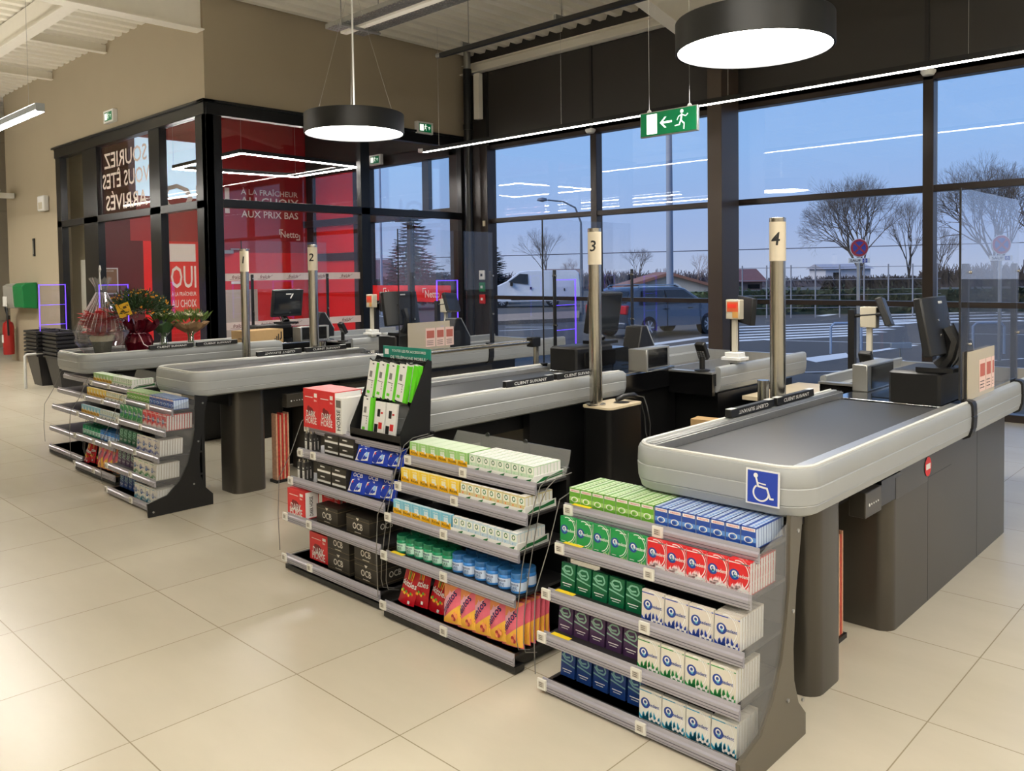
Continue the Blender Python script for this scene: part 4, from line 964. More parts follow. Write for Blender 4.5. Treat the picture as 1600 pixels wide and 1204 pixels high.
def row(key, kind, cat, desc, where, x, y, z, n, px, deep=1, dpy=.0165, lastdeep=0, rx=0, jit=0, rw='front'):
    """n facings side by side; every facing 'deep' packs deep; the last facing lastdeep packs deep"""
    for i in range(n):
        m = max(deep, lastdeep if i == n-1 else 0)
        for j in range(m):
            if j == 0: lab = '%s, %s in the %s row, %s' % (desc, ordl(i), rw, where)
            else: lab = '%s, %s facing, %s back, %s' % (desc, ordl(i), ordl(j), where)
            place(key, kind, cat, lab, '%s, %s' % (desc, where), (x+i*px+rnd.uniform(-jit, jit), y+j*dpy, z+.0003), rz=rnd.uniform(-.02, .02)*(1 if jit else 0), rx=rx)
Z4 = [.640, .515, .360, .215, .055]
Z3 = [.680, .575, .448, .290, .078]
Z2 = [.715, .600, .465, .288, .085]
def stock_nearest(x, dyy, w, dense, W=.75):
    fy = lambda k: SH_Y[k]+dyy+.016
    zz = [z-.0115 for z in Z4]
    row('gum_green', 'gum_pack', 'gum', 'light green gum pack', w+' top shelf', x+.012, fy(0), zz[0], 7, .0515, deep=11 if dense else 6)
    row('gum_blue', 'gum_pack', 'gum', 'blue gum pack', w+' top shelf', x+.375, fy(0), zz[0], 7, .0515, deep=11 if dense else 6)
    row('fd_green', 'gum_pack', 'gum', 'green gum box', w+' second shelf', x+.008, fy(1), zz[1], 5, .0735, lastdeep=1, rx=-.04)
    row('fd_red', 'gum_pack', 'gum', 'red gum box', w+' second shelf', x+.378, fy(1), zz[1], 5, .0725, lastdeep=10, rx=-.04)
    row('aw_green', 'gum_pack', 'gum', 'dark green gum packet', w+' third shelf', x+.02, fy(2)+.03, zz[2], 5, .070, rx=-.1)
    row('fd_whiteblue', 'gum_pack', 'gum', 'white gum packet with blue leaves', w+' third shelf', x+.385, fy(2), zz[2], 4, .087, lastdeep=9, rx=-.05)
    row('aw_purple', 'gum_pack', 'gum', 'purple gum packet', w+' fourth shelf', x+.02, fy(3)+.04, zz[3], 5, .070, rx=-.1)
    row('fd_whitegreen', 'gum_pack', 'gum', 'white gum packet with green leaves', w+' fourth shelf', x+.385, fy(3), zz[3], 4, .087, lastdeep=9, rx=-.05)
    row('aw_blue', 'gum_pack', 'gum', 'dark blue gum packet', w+' lowest shelf', x+.02, fy(4)+.06, zz[4], 5, .072, rx=-.1)
    row('fd_whiteteal', 'gum_pack', 'gum', 'white gum packet with teal leaves', w+' lowest shelf', x+.39, fy(4)+.01, zz[4], 4, .086, lastdeep=8, rx=-.05)
def stock_middle(x, dyy, w, dense, W=.75):
    fy = lambda k: SH_Y[k]+dyy+.016
    zz = [z-.0115 for z in Z3]
    dd = 8 if dense else 4
    for k, (a, b, c, ca) in enumerate((('ric_green', 'tt_green', 'green', 'top'), ('ric_yellow', 'tt_orange', 'yellow', 'second'), ('ric_blue', 'tt_blue', 'pale blue', 'third'))):
        row(a, 'lozenge_box', 'sweets', '%s lozenge box' % c, w+' %s shelf' % ca, x+.008, fy(k), zz[k], 6, .0612, deep=dd if k == 0 else 1)
        row(b, 'mint_box', 'sweets', 'clear mint box, %s beads' % {'green': 'white', 'yellow': 'orange', 'pale blue': 'blue'}[c], w+' %s shelf' % ca, x+.385, fy(k), zz[k], 9, .0395, deep=dd if k == 0 else 1, dpy=.0195, lastdeep=8)
        # white display tray with a green leaf wave around the mint boxes
        t = MB().box(.38, W-.012, -.006, -.004, 0, .022, 0).box(W-.012, W-.008, -.006, .17, 0, .030, 0)
        for i in range(5): t.ngon([(.40+i*.07, -.0075, .0), (.44+i*.07, -.0075, .0), (.452+i*.07, -.0075, .021), (.43+i*.07, -.0075, .014)], 1)
        t.ngon([(W-.0075, .0, .002), (W-.0075, .16, .012), (W-.0075, .16, .028), (W-.0075, .09, .018), (W-.0075, .05, .020)], 1)
        solo('display_tray', t, [WHITE, M('leaf_green', (24, 104, 52), .45)], 'white cardboard tray with green wave around the mint boxes, %s %s shelf' % (w, ca), 'display tray', (x, fy(k), zz[k]+.0003), sm=False, group='mint box trays')
    row('jar_green', 'gum_jar', 'gum', 'green gum jar', w+' fourth shelf', x+.045, fy(3)+.05, zz[3], 6, .058, jit=.002)
    row('jar_blue', 'gum_jar', 'gum', 'blue gum jar', w+' fourth shelf', x+.395, fy(3)+.05, zz[3], 6, .0645, jit=.002)
    row('jar_green', 'gum_jar', 'gum', 'green gum jar', w+' fourth shelf', x+.05, fy(3)+.12, zz[3], 5, .060, rw='back')
    row('jar_blue', 'gum_jar', 'gum', 'blue gum jar', w+' fourth shelf', x+.40, fy(3)+.12, zz[3], 6, .0605, rw='back')
    for i, (px, ry) in enumerate(((.0, -.16), (.075, .02), (.155, -.20), (.225, .02))):
        place('skittles', 'candy_bag', 'sweets', 'red candy bag, %s from the left, %s' % (ordl(i), w), 'red candy bags', (x+.03+px, fy(4)+.035+.014*i, zz[4]+.004), ry=-ry, rx=-.22)
    for i in range(5):
        place('mentos_bag', 'candy_bag', 'sweets', 'pink and orange candy bag, %s from the left, %s' % (ordl(i), w), 'pink candy bags', (x+.335+i*.078, fy(4)+.025+.004*i, zz[4]+.001), ry=-.10, rx=-.14)
    for j in range(1, 6):
        place('mentos_bag', 'candy_bag', 'sweets', 'pink and orange candy bag, %s behind the right front one, %s' % (ordl(j-1), w), 'pink candy bags', (x+.335+4*.078, fy(4)+.05+.027*j, zz[4]+.001), ry=-.10, rx=-.14)
def tagset(*a): return [tuple(t) for t in a]
rack('black display rack of gum with clear side guard, nearest of all', -1.905, 0, .75, Z4, tags=tagset((.035, .535), (.035, .535), (.0, .55), (.0, .53), (.01, .56)), yellow=(0, 1, 2, 3))
stock_nearest(-1.905, 0, 'nearest rack', True)
rack('black display rack of lozenges, jars and candy bags beside the nearest rack', -2.82, .02, .76, Z3, right_panel=False, tags=tagset((.03, .49), (.02, .49), (.0, .47), (.0, .5), (.0, .51)), yellow=(3,))
stock_middle(-2.82, .02, 'middle rack', True)
# clear back flap on top of the middle rack
t = thing('clear_back_flap', 'clear curved plastic flap standing on the back edge of the middle rack', 'panel', (-2.72, 2.44, Z3[0]-.01))
part('flap', MB().rings([[(0, 0, 0), (.66, 0, 0), (.66, .002, 0), (0, .002, 0)], [(0, .02, .06), (.665, .02, .06), (.665, .022, .06), (0, .022, .06)], [(.01, .035, .10), (.66, .035, .10), (.66, .037, .10), (.01, .037, .10)]]), glass('smoky_flap', (.8, .8, .8), 1.6, haze=.16, hazecol=(.6, .6, .6)), t)
for k in (.2, .42): part('flap_clip', MB().cyl((k, .034, .1), (k, .038, .1), .012, n=12), BLACK, t)
def end_wires(x, dyy, zs, lab):
    """bent wire bookend loops at the right end of a rack"""
    for k in range(2):
        y0 = SH_Y[0]+dyy; z = zs[0]
        P = [(x, 2.40+dyy, z+.02), (x, y0+.06, z+.015), (x, y0+.01, z-.01), (x, y0-.02-.01*k, z-.06), (x, y0-.06, zs[1]-.06), (x, y0-.095, zs[2]-.06), (x, y0-.125, zs[3]-.06), (x, y0-.13, zs[4]+.06), (x, y0-.12, zs[4]+.02), (x, y0-.06, zs[4]+.0)]
        solo('guard_wire', MB().tube([(a+k*.035, b, c) for a, b, c in P], .0019, 6), M('guard_wire_grey', (104, 102, 98), .4), '%s, %s' % (lab, 'inner wire' if k else 'outer wire'), 'wire guard')
end_wires(-2.045, .02, Z3, 'curved wire guard at the right end of the middle rack')
rack('black display rack of cigarette papers and red boxes', -3.655, .05, .76, Z2, right_panel=False, tags=tagset((.03,), (.05, .2), (.02,), (.0, .28), (.0, .30)))
end_wires(-2.88, .05, Z2, 'curved wire guard between the left rack and the middle rack')
x = -3.655; w = 'left rack'
for i in range(2): place('dh_tall', 'tobacco_box', 'box', 'large red display box with white lettering on top of the left rack, %s one' % ('left' if i == 0 else 'right'), 'large red boxes', (x+.015+i*.1365, 2.12+.14+.02, Z2[0]-.0112))
mb = MB().box(0, .03, 0, .16, 0, .175, 0); mb.text('HORSE', (.0305, .07, .08), Z_, -Y_, .03, 1, w=.12)
solo('white_box', MB().box(0, .055, 0, .16, 0, .17, 0).box(.008, .047, -.001, 0, .125, .16, 2).text('HORSE', (.028, -.0015, .065), Z_, -X_, .03, 1, w=.10), [WHITE, INK, M('tag_ink', (110, 105, 98), .6)], 'white box end with black lettering between the red boxes and the green stand', 'box', (x+.292, 2.28, Z2[0]-.0112), sm=False)
# green phone accessory stand
st = thing('accessory_stand', 'black counter stand with white and green phone accessory packs on the left rack', 'stand', (x+.40, 2.29, Z2[0]-.0112))
for k, xx in enumerate((-.004, .37)): part('stand_side', MB().prism([(.0, 0), (.17, 0), (.19, .36), (.165, .37), (.0, .05)], 'x', xx, xx+.004), BLACK, st)
part('stand_back', MB().prism([(.150, .0), (.156, 0), (.190, .36), (.184, .36)], 'x', 0, .37), BLACK, st)
part('stand_base', MB().box(0, .37, .0, .17, 0, .012).box(0, .37, .0, .005, 0, .04), BLACK, st)
mb = MB().box(0.02, .37, .186, .190, .335, .415, 0)
mb.text('TOUTES LES FIX ACCESSOIRES', (.215, .1835, .395), X_, Z_, .012, 1, w=.25).text('DE TÉLÉPHONE MOBILE !', (.215, .1835, .366), X_, Z_, .017, 1, w=.27)
mb.box(.035, .062, .184, .186, .375, .400, 1)
part('header_card', mb, [M('header_teal', (24, 124, 106), .45), WHITE], st, sm=False)
def acc(key, green_first):
    w_, h_ = .078, .17; mb = MB().box(0, w_, 0, .012, 0, h_, 0)
    mb.box(w_*.70, w_, -.0006, 0, 0, h_, 1); mb.box(w_, w_+.0004, 0, .012, 0, h_, 1); mb.box(.024, .036, -.001, 0, h_-.014, h_-.009, 2)
    mb.box(.012, .03, -.001, 0, h_*.55, h_*.72, 3); mb.box(.006, .045, -.001, 0, h_*.45, h_*.47, 3); mb.box(.01, .03, -.0012, 0, .015, .028, 1)
    for i in range(3): mb.box(.036+.0*i, .04, -.001, 0, h_*(.25+.07*i), h_*(.29+.07*i), 3)
    return mb, [WHITE, M('pack_green', (96, 200, 40), .4), BLACK, M('pack_grey_print', (120, 120, 116), .5)]
PACKS['acc'] = lambda: acc('acc', 1)
def acc2():
    mb = MB().box(0, .075, 0, .010, 0, .155, 0).box(.02, .04, -.001, 0, .085, .12, 1).box(.005, .03, -.001, 0, .01, .05, 1).box(.035, .06, -.001, 0, .03, .06, 2).box(.045, .06, -.001, 0, .10, .108, 2)
    return mb, [WHITE, INK, M('print_red', (200, 40, 40), .5)]
PACKS['acc2'] = acc2
for i in range(4): place('acc', 'accessory_pack', 'phone accessory', 'white and green accessory pack in the upper row, %s from the left' % ordl(i), 'accessory packs of the green stand', (x+.405+i*.078, 2.29+.085-.002*i, Z2[0]+.172+.0*i), rx=-.10, ry=.13)
for i in range(2): place('acc', 'accessory_pack', 'phone accessory', 'white and green accessory pack behind the right end of the upper row, %s one' % ordl(i), 'accessory packs of the green stand', (x+.660+i*.010, 2.29+.10+.014*i, Z2[0]+.174), rx=-.10, ry=.13)
place('acc', 'accessory_pack', 'phone accessory', 'white and green accessory pack in the lower row of the stand', 'accessory packs of the green stand', (x+.43, 2.29+.035, Z2[0]+.0045), rx=-.14)
for i in range(2): place('acc2', 'accessory_pack', 'phone accessory', 'white pack with dark picture in the lower row, %s one' % ('left' if i == 0 else 'right'), 'accessory packs of the green stand', (x+.52+i*.085, 2.29+.04, Z2[0]+.0045), rx=-.14)
for i in range(6):
    for r_ in range(2 if i < 5 else 1):
        xx = x+.45+i*.055; zz = Z2[0]+.34-r_*.175; solo('stand_hook', MB().tube([(0, .185-.03*r_, 0), (0, .10-.03*r_, 0), (0, .085-.03*r_, .012)], .0035, 6), BLACK, 'black hook of the accessory stand, %s in the %s row' % (ordl(i), ('upper', 'lower')[r_]), 'hook', (xx, 2.29, zz))
# second to lowest shelves of the left rack
fy = lambda k: SH_Y[k]+.05+.016
zz = [z-.0112 for z in Z2]
for k in (1, 2):
    for i in range(2):
        for j in range(3): place('lighter', 'lighter_pack', 'lighter', 'dark lighter pack, %s from the left, %s deep, left rack %s shelf' % (ordl(i), ordl(j), 'second' if k == 1 else 'third'), 'packed lighters', (x+.035+i*.042, fy(k)+.004+j*.02, zz[k]), rz=.05)
    for i in range(2):
        for j in range(2):
            place('ocb_slim', 'paper_box', 'box', 'small black box with white stripe, %s %s, left rack %s shelf' % (('left', 'right')[i], ('lower', 'upper')[j], 'second' if k == 1 else 'third'), 'small black paper boxes', (x+.185+i*.124, fy(k)+.02, zz[k]+j*.0485+(0.0003)))
    for i in range(3): place('ocb_bag', 'paper_bag', 'bag', 'blue bag of filters, %s from the left, %s shelf of the left rack' % (ordl(i), 'second' if k == 1 else 'third'), 'blue filter bags', (x+.435+i*.10, fy(k)+.02+.012*i, zz[k]+.001), rx=-.30, rz=.04)
place('dh_box', 'tobacco_box', 'box', 'red box with white lettering on the fourth shelf of the left rack', 'red boxes', (x+.005, fy(3)-.012, zz[3]+.0), rz=.0)
for i in range(3): place('dh_thin', 'tobacco_box', 'box', 'thin red box standing on the fourth shelf of the left rack, %s one' % ordl(i), 'thin red boxes', (x+.0+i*.004+.17, fy(3)+.08+i*.03, zz[3]+.0003))
place('dh_box', 'tobacco_box', 'box', 'red box with white lettering on the lowest shelf of the left rack', 'red boxes', (x+.13, fy(4)+.04, zz[4]), rz=.0)
for i in range(2):
    place('ocb_box', 'paper_box', 'box', 'large black box, %s of the two on the fourth shelf of the left rack' % ('left' if i == 0 else 'right'), 'large black paper boxes', (x+.225+i*.245, fy(3)+.012, zz[3]+.0003))
    for j in range(2):
        place('ocb_box', 'paper_box', 'box', 'large black box, %s one of the %s pile, left rack lowest shelf' % ('lower' if j == 0 else 'upper', 'left' if i == 0 else 'right'), 'large black paper boxes', (x+.315+i*.215, fy(4)+.02, zz[4]+.0003+j*.089))
place('ocb_slim', 'paper_box', 'box', 'small black box behind the large ones on the fourth shelf of the left rack', 'small black paper boxes', (x+.33, fy(3)+.215, zz[3]+.09))
# the far display: three racks, the left one empty
D4 = -3.95
rack('far gum rack with a solid black side panel', -1.905+D4, .01, .75, Z4, tags=tagset((.035, .535), (.035, .535), (.0, .55), (.0, .53), (.01, .56)), panelmat=BLACK)
stock_nearest(-1.905+D4, .01, 'far gum rack', False)
rack('far display rack of lozenges and jars beside the far gum rack', -2.80-3.97, .12, .76, Z3, right_panel=False, tags=tagset((.03, .49), (.02, .49), (.0, .47), (.0, .5), (.0, .51)))
stock_middle(-2.80-3.97, .12, 'far sweets rack', False)
end_wires(-5.99, .10, Z3, 'curved wire guard in the middle of the far display')
t = thing('clear_back_flap', 'clear plastic flap on the back edge of the far lozenge rack', 'panel', (-6.42, 2.54, Z3[0]-.01))
part('flap', MB().rings([[(0, 0, 0), (.66, 0, 0), (.66, .002, 0), (0, .002, 0)], [(.01, .035, .10), (.66, .035, .10), (.66, .037, .10), (.01, .037, .10)]]), glass('smoky_flap'), t)
rack('leftmost display rack with five empty shelves', -7.62, .20, .76, [z-.05 for z in Z2[:4]]+[.08], right_panel=False, tags=tagset((), (), (), (), ()))
end_wires(-6.84, .20, Z2, 'curved wire guard right of the empty rack')

# ------------------------------------------------------------------ flowers and boxes on the belts
def leaf(mb, O, d, n, L, w, mi=0):
    d = Vector(d).normalized(); n = Vector(n).normalized(); s = d.cross(n).normalized(); O = Vector(O)
    P = [O, O+d*L*.35+s*w*.5+n*L*.05, O+d*L*.75+s*w*.35+n*L*.02, O+d*L-n*L*.08, O+d*L*.75-s*w*.35+n*L*.02, O+d*L*.35-s*w*.5+n*L*.05]
    mb.add(P, [(0, 1, 2, 3), (0, 3, 4, 5)], mi)
def rdir(up=.3):
    while True:
        v = Vector((rnd.uniform(-1, 1), rnd.uniform(-1, 1), rnd.uniform(-.3, 1)))
        if .1 < v.length < 1: v.z += up; return v.normalized()
BZ = .826
CELLO = glass('cellophane', (.95, .95, .96), 1.8, haze=.045, hazecol=(.9, .9, .92), rough=.03)
t = thing('wrapped_plant', 'red leaved potted plant wrapped in tall tied clear cellophane on lane 1', 'plant', (-7.31, 2.66, BZ-.003))
part('pot', MB().lathe([(.06, 0), (.085, .13), (.088, .135), (.078, .13), (.07, .12)], n=24), M('moss_pot', (96, 94, 78), .8, var=.3, scale=40, bump=.6), t)
part('pot_trim', MB().lathe([(.088, .11), (.10, .15), (.09, .16)], n=16, caps=False), M('pale_straw', (196, 186, 160), .8, var=.2), t)
mb = MB()
for i in range(110):
    d = rdir(.1); d.z = abs(d.z)*.5; leaf(mb, (d.x*.04, d.y*.04, .15+.14*rnd.random()), (d.x, d.y, d.z+.25), (0, 0, 1), .12+.06*rnd.random(), .10)
part('leaf_mass', mb, M('poinsettia_red', (206, 34, 44), .45, var=.2), t, stuff=True)
mb = MB()
for i in range(22):
    d = rdir(.5); leaf(mb, (d.x*.08-.03, d.y*.06, .24+.07*rnd.random()), d, (0, 0, 1), .05, .03)
part('flower', mb, M('pale_bloom', (214, 200, 160), .6, var=.2), t, stuff=True)
prof = [(.12, .0, 0), (.15, .04, .4), (.19, .12, .8), (.195, .20, 1.1), (.165, .28, 1.0), (.125, .36, .8), (.08, .44, .7), (.04, .52, .3), (.05, .57, .8), (.085, .64, 1.4)]
mb = MB(); R_ = []
for r, z, wv in prof:
    R_.append([(r*(1+.10*wv*math.sin(k*2.5+z*20)+.06*math.sin(k*7))*math.cos(2*PI*k/28), r*(1+.10*wv*math.sin(k*2.5+z*20)+.06*math.sin(k*7))*math.sin(2*PI*k/28), z+.012*wv*math.sin(k*3)) for k in range(28)])
mb.rings(R_, 0, False); part('cellophane_wrap', mb, CELLO, t, sm=False)
mb = MB()
for k in range(30):
    a = 2*PI*k/30+rnd.uniform(-.05, .05); mb.tube([((r*1.03)*math.cos(a+.05*i), (r*1.03)*math.sin(a+.05*i), z) for i, (r, z, _) in enumerate(prof[3:8])], .0011, 3)
part('wrap_fold', mb, M('cellophane_fold', (226, 226, 230), .2), t, stuff=True)
part('wrap_ribbon', MB().tube([(.0, 0, .54), (.01, -.01, .62), (.03, -.02, .72), (.07, -.03, .74), (.08, -.03, .71), (.04, -.02, .69)], .006, 6), WHITE, t)
# yellow flowering bush in dark red foil
t = thing('potted_bush', 'dark leafy pot plant with orange yellow flowers in dark red foil and a yellow card', 'plant', (-7.24, 2.93, BZ-.003))
FOIL = M('dark_red_foil', (88, 12, 28), .15, metal=.3, var=.1)
mb = MB(); R_ = []
for r, z, wv in ((.07, 0, .1), (.10, .02, .2), (.118, .09, .35), (.10, .14, .3), (.075, .165, .2), (.12, .20, 1), (.155, .26, 1.6)):
    R_.append([(r*(1+.09*wv*math.sin(k*2.1+z*9))*math.cos(2*PI*k/32), r*(1+.09*wv*math.sin(k*2.1+z*9))*math.sin(2*PI*k/32), z+.02*wv*math.sin(k*1.7)) for k in range(32)])
mb.rings(R_, 0, False); part('foil_wrap', mb, FOIL, t, sm=False)
part('pot', MB().lathe([(.06, .004), (.085, .15), (.0, .15)], n=20), BLACK, t)
mb = MB()
for i in range(1500):
    d = rdir(.25); r = rnd.uniform(.08, .235); P = Vector((d.x*r*1.15, d.y*r*1.15, .33+d.z*r*.85)); leaf(mb, P, (d+rdir(0)*.7), rdir(0), .035+.02*rnd.random(), .010)
part('foliage', mb, M('bush_leaf_green', (38, 66, 28), .5, var=.35, scale=30), t, stuff=True)
mb = MB()
for i in range(60):
    d = rdir(.2); P = Vector((d.x*.275, d.y*.26, .33+d.z*.20)); 
    for q in range(5): leaf(mb, P, rdir(.2)+d, rdir(0), .018, .014)
part('flower', mb, M('orange_yellow_petal', (222, 158, 48), .5, var=.2, scale=40), t, stuff=True)
Mx = Matrix.Translation((.14, -.17, .37)) @ Matrix.Rotation(.75, 4, 'Z') @ Matrix.Rotation(-.35, 4, 'Y')
part('gift_card', MB().box(-.055, .055, -.001, .001, -.055, .055, 0, Mx).box(-.03, .0, -.002, -.001, -.01, .002, 1, Mx).box(.0, .03, -.002, -.001, .01, .03, 1, Mx).box(-.01, .035, -.002, -.001, -.03, -.022, 1, Mx), [M('card_yellow', (226, 176, 40), .5), M('card_brown_print', (90, 66, 20), .6)], t, sm=False)
part('ribbon', MB().tube([(.07, -.03, .165), (.16, -.05, .14), (.20, -.04, .08), (.25, .04, .02), (.24, .12, .005)], .004, 5).tube([(.075*math.cos(k*.5), .075*math.sin(k*.5), .165) for k in range(14)], .004, 5), M('ribbon_pale', (214, 180, 190), .3), t)
# two bouquets of white flowers
def bouquet(x, y, lab, paper, n, sc):
    t = thing('bouquet', lab, 'flowers', (x, y, BZ-.003), group='white bouquets on lane 1')
    mb = MB(); R_ = []
    for r, z, wv in ((.055, 0, .5), (.035, .06, .4), (.022, .12, .1), (.05, .15, .5), (.10*sc, .19, 1), (.135*sc, .23, 1.4)):
        R_.append([(r*(1+.12*wv*math.sin(k*2.3))*math.cos(2*PI*k/24), r*(1+.12*wv*math.sin(k*2.3))*math.sin(2*PI*k/24), z+.012*wv*math.cos(k*1.9)) for k in range(24)])
    mb.rings(R_[:4], 0, False); part('cellophane_foot', mb, CELLO, t, sm=False)
    mb = MB(); mb.rings(R_[3:], 0, False); part('paper_collar', mb, paper, t, sm=False)
    mb = MB()
    for i in range(9): a = i*.7; mb.cyl((.03*math.cos(a), .03*math.sin(a), .004), (.04*sc*math.cos(a+2), .04*sc*math.sin(a+2), .22), .0035, n=5)
    part('stem', mb, M('stem_green', (70, 104, 46), .5), t, stuff=True)
    mb = MB()
    for i in range(110):
        d = rdir(.45); r = rnd.uniform(.05, .13)*sc; leaf(mb, (d.x*r, d.y*r, .22+d.z*.05), d+Vector((0, 0, .5)), rdir(0), .07+.04*rnd.random(), .018)
    part('foliage', mb, M('bouquet_green', (98, 126, 60), .5, var=.3, scale=30), t, stuff=True)
    for i in range(n):
        a = 2.4*i; r = .10*sc*math.sqrt((i+.5)/n); mb = MB(); c = Vector((r*math.cos(a), r*math.sin(a), .285+.03*(1-r/.1)))
        for q in range(12): leaf(mb, c, Vector((math.cos(q*.9), math.sin(q*.9), .5+.5*(q % 3))), (0, 0, 1), .046, .026)
        part('flower_head', mb, M('cream_white_petal', (226, 222, 190), .5, var=.1, scale=40), t)
    return t
bouquet(-7.29, 3.17, 'small white bouquet between the yellow flowers and the larger bouquet', M('collar_green_paper', (70, 100, 60), .6), 6, .8)
bouquet(-7.17, 3.36, 'larger white lily bouquet in a brown paper collar on lane 1', M('collar_kraft', (168, 134, 98), .7), 9, 1.15)
b = thing('cardboard_box', 'long brown cardboard box standing on lane 1 behind pole 1', 'box', (-7.17, BY+1.64, BZ+.003), rz=.12)
part('box_body', MB().box(-.11, .11, -.22, .20, 0, .125), CARD, b)
q = MB()
for i in range(4): q.box(.1102, .1106, .10+i*.02, .112+i*.02, .02, .02+.02*(1+i % 3))
q.box(.1102, .1106, .17, .185, .03, .10); part('box_print', q, INK, b)
part('box_flap', MB().box(-.11, .11, -.001, .001, -.0, .0005).box(-.004, .11, -.2205, -.2201, .05, .056), INK, b)
# magazines
MAG = M('magazine_red', (178, 46, 36), .45, var=.6, scale=60)
for nm, xx, yy, h, lab in (('magazine_pile', -5.26, 3.05, .49, 'upright bundle of red magazines between the leg and the cabinet of lane 2'), ('magazine_pile', -1.336, 3.14, .43, 'bundle of magazines seen behind the leg of the nearest checkout')):
    t = thing(nm, lab, 'magazines', (xx, yy, 0))
    for i in range(7):
        part('magazine', MB().box(-.03+.0*i, .03, i*.015, i*.015+.012, .02, h-.006*(i % 3)), [MAG if i % 2 else M('magazine_pale', (196, 150, 120), .5, var=.5, scale=50)], t)
    part('holder', MB().box(-.05, .04, -.01, .115, 0, .02), BLACK, t)
# ------------------------------------------------------------------ anti-theft gates
NEON = M('neon_violet', (96, 60, 255), .3, emit=2.2, var=0)
def gate(x, y, lab, W=.34):
    t = thing('security_gate', lab, 'security gate', (x, y, 0), rz=PI/2, group='violet lit security gates')
    part('gate_base', MB().box(-W/2, W/2, -.03, .03, 0, .50), M('gate_white', (232, 232, 226), .35), t, bevel=.008)
    part('gate_pane', MB().box(-W/2+.01, W/2-.01, -.004, .004, .50, 1.37), glass('gate_acrylic', (.93, .92, .98), 1.45), t)
    q = MB()
    q.box(-W/2, -W/2+.007, -.006, .006, .5, 1.38).box(W/2-.007, W/2, -.006, .006, .5, 1.38).box(-W/2, W/2, -.006, .006, 1.373, 1.38)
    part('neon_edge', q, NEON, t)
    for z in (.52, .83, 1.10): part('neon_bar', MB().box(-W/2+.012, W/2-.012, -.005, .005, z, z+.004), NEON, t)
gate(-12.48, 3.90, 'violet lit security gate at the far left beside the basket stack')
gate(-10.40, 3.93, 'violet lit security gate behind the wrapped plant')
gate(-7.50, 6.72, 'violet lit security gate beyond the till of lane 2')
gate(-5.83, 6.95, 'violet lit security gate beyond lane 3, left of its screen')
t = thing('gate_rail', 'white bent tube rail beside the basket stack', 'rail', (-12.36, 3.5, 0))
part('rail_tube', MB().tube([(0, 0, 0), (0, 0, .43), (0, .02, .45), (0, 1.5, .45), (0, 1.52, .43), (0, 1.52, 0)], .018, 10), M('rail_grey', (196, 196, 192), .35), t)
# baskets
BK = M('basket_black', (26, 26, 28), .4, var=.1)
def basket(x, y, z, lab, full=True):
    t = thing('shopping_basket', lab, 'shopping basket', (x, y, z), group='stacked black shopping baskets')
    w, d, h = .26, .20, .44
    R_ = [[(sx_*w*k, sy_*d*k, zz) for sx_, sy_ in ((-1, -1), (1, -1), (1, 1), (-1, 1))] for k, zz in ((.62, 0), (.98, h), (1.0, h), (.95, h-.01), (.6, .012))]
    mb = MB(); mb.rings(R_, 0, False); mb.box(-w*.62, w*.62, -d*.62, d*.62, 0, .012)
    part('basket_body', mb, BK, t)
    part('basket_rim', MB().sweep([(-w, -d), (w, -d), (w, d), (-w, d), (-w, -d-.001)], [(-.006, h-.03), (.016, h-.028), (.016, h), (-.006, h+.004)]), BK, t)
    part('handle', MB().tube([(-w*.9, 0, h), (-w*.85, -.03, h+.03), (w*.85, -.03, h+.03), (w*.9, 0, h)], .008, 6), BK, t)
for j in range(2):
    for i in range(7): basket(-12.60+j*.62, 3.85+j*.05, .0+i*.052, 'black shopping basket in the %s stack, %s' % (('left', 'right')[j], 'lowest' if i == 0 else 'topmost' if i == 6 else '%s from the floor' % ordl(i)))
# wall things at the far left
t = thing('fire_extinguisher', 'red fire extinguisher on the wall at the left edge', 'fire extinguisher', (-17.02, 4.48, .1))
t.location = (-16.62, 4.46, .12)
part('cylinder', MB().lathe([(.02, 0), (.085, .01), (.09, .04), (.09, .50), (.075, .57), (.03, .60), (.03, .63)], n=20), M('extinguisher_red', (158, 30, 28), .35), t)
part('valve', MB().box(-.03, .05, -.02, .02, .63, .70), BLACK, t)
part('hose', MB().tube([(.0, 0, .67), (-.02, -.03, .82), (.05, -.04, .88), (.12, -.04, .80), (.13, -.04, .6), (.12, -.03, .35)], .016, 8), BLACK, t)
part('extinguisher_label', MB().box(-.05, .03, -.094, -.085, .22, .36), WHITE, t)
t = thing('wall_dispenser', 'green and grey rounded box on the taupe wall', 'wall box', (-15.95, 4.60, .96))
part('box_body', MB().prism([(-.0, 0), (-.22, .02), (-.24, .38), (-.18, .43), (0, .44)], 'x', .0, .50), GREENP, t, bevel=.01)
part('box_front', MB().prism([(-.0, 0), (-.20, .0), (-.24, .1), (-.25, .38), (-.18, .42), (0, .43)], 'x', -.52, -.0), M('dispenser_grey', (150, 148, 140), .4), t, bevel=.01)
part('box_label', MB().box(-.5, -.3, -.26, -.245, .03, .2), WHITE, t)
t = thing('wall_siren', 'white alarm siren on the taupe wall', 'siren', (-14.87, 4.6, 2.56)); part('siren_body', MB().box(-.16, .14, -.09, 0, 0, .25), WHITE, t, bevel=.02); part('siren_grille', MB().box(-.1, .08, -.093, -.09, .03, .14), M('label_tan2', (200, 192, 170), .5), t)
t = thing('wall_camera', 'white camera cluster on the wall corner at the left', 'camera', (-16.5, 4.58, 2.85)); part('camera_body', MB().cyl((-.3, -.3, .1), (.25, -.35, .14), .08, n=14), WHITE, t); part('camera_arm', MB().box(-.05, .05, -.32, 0, .03, .12), WHITE, t); part('cable_coil', MB().tube([(-.3+.05*math.cos(k), -.2, -.1-.03*k+.04*math.sin(k)) for k in range(10)], .02, 6), ALU, t)
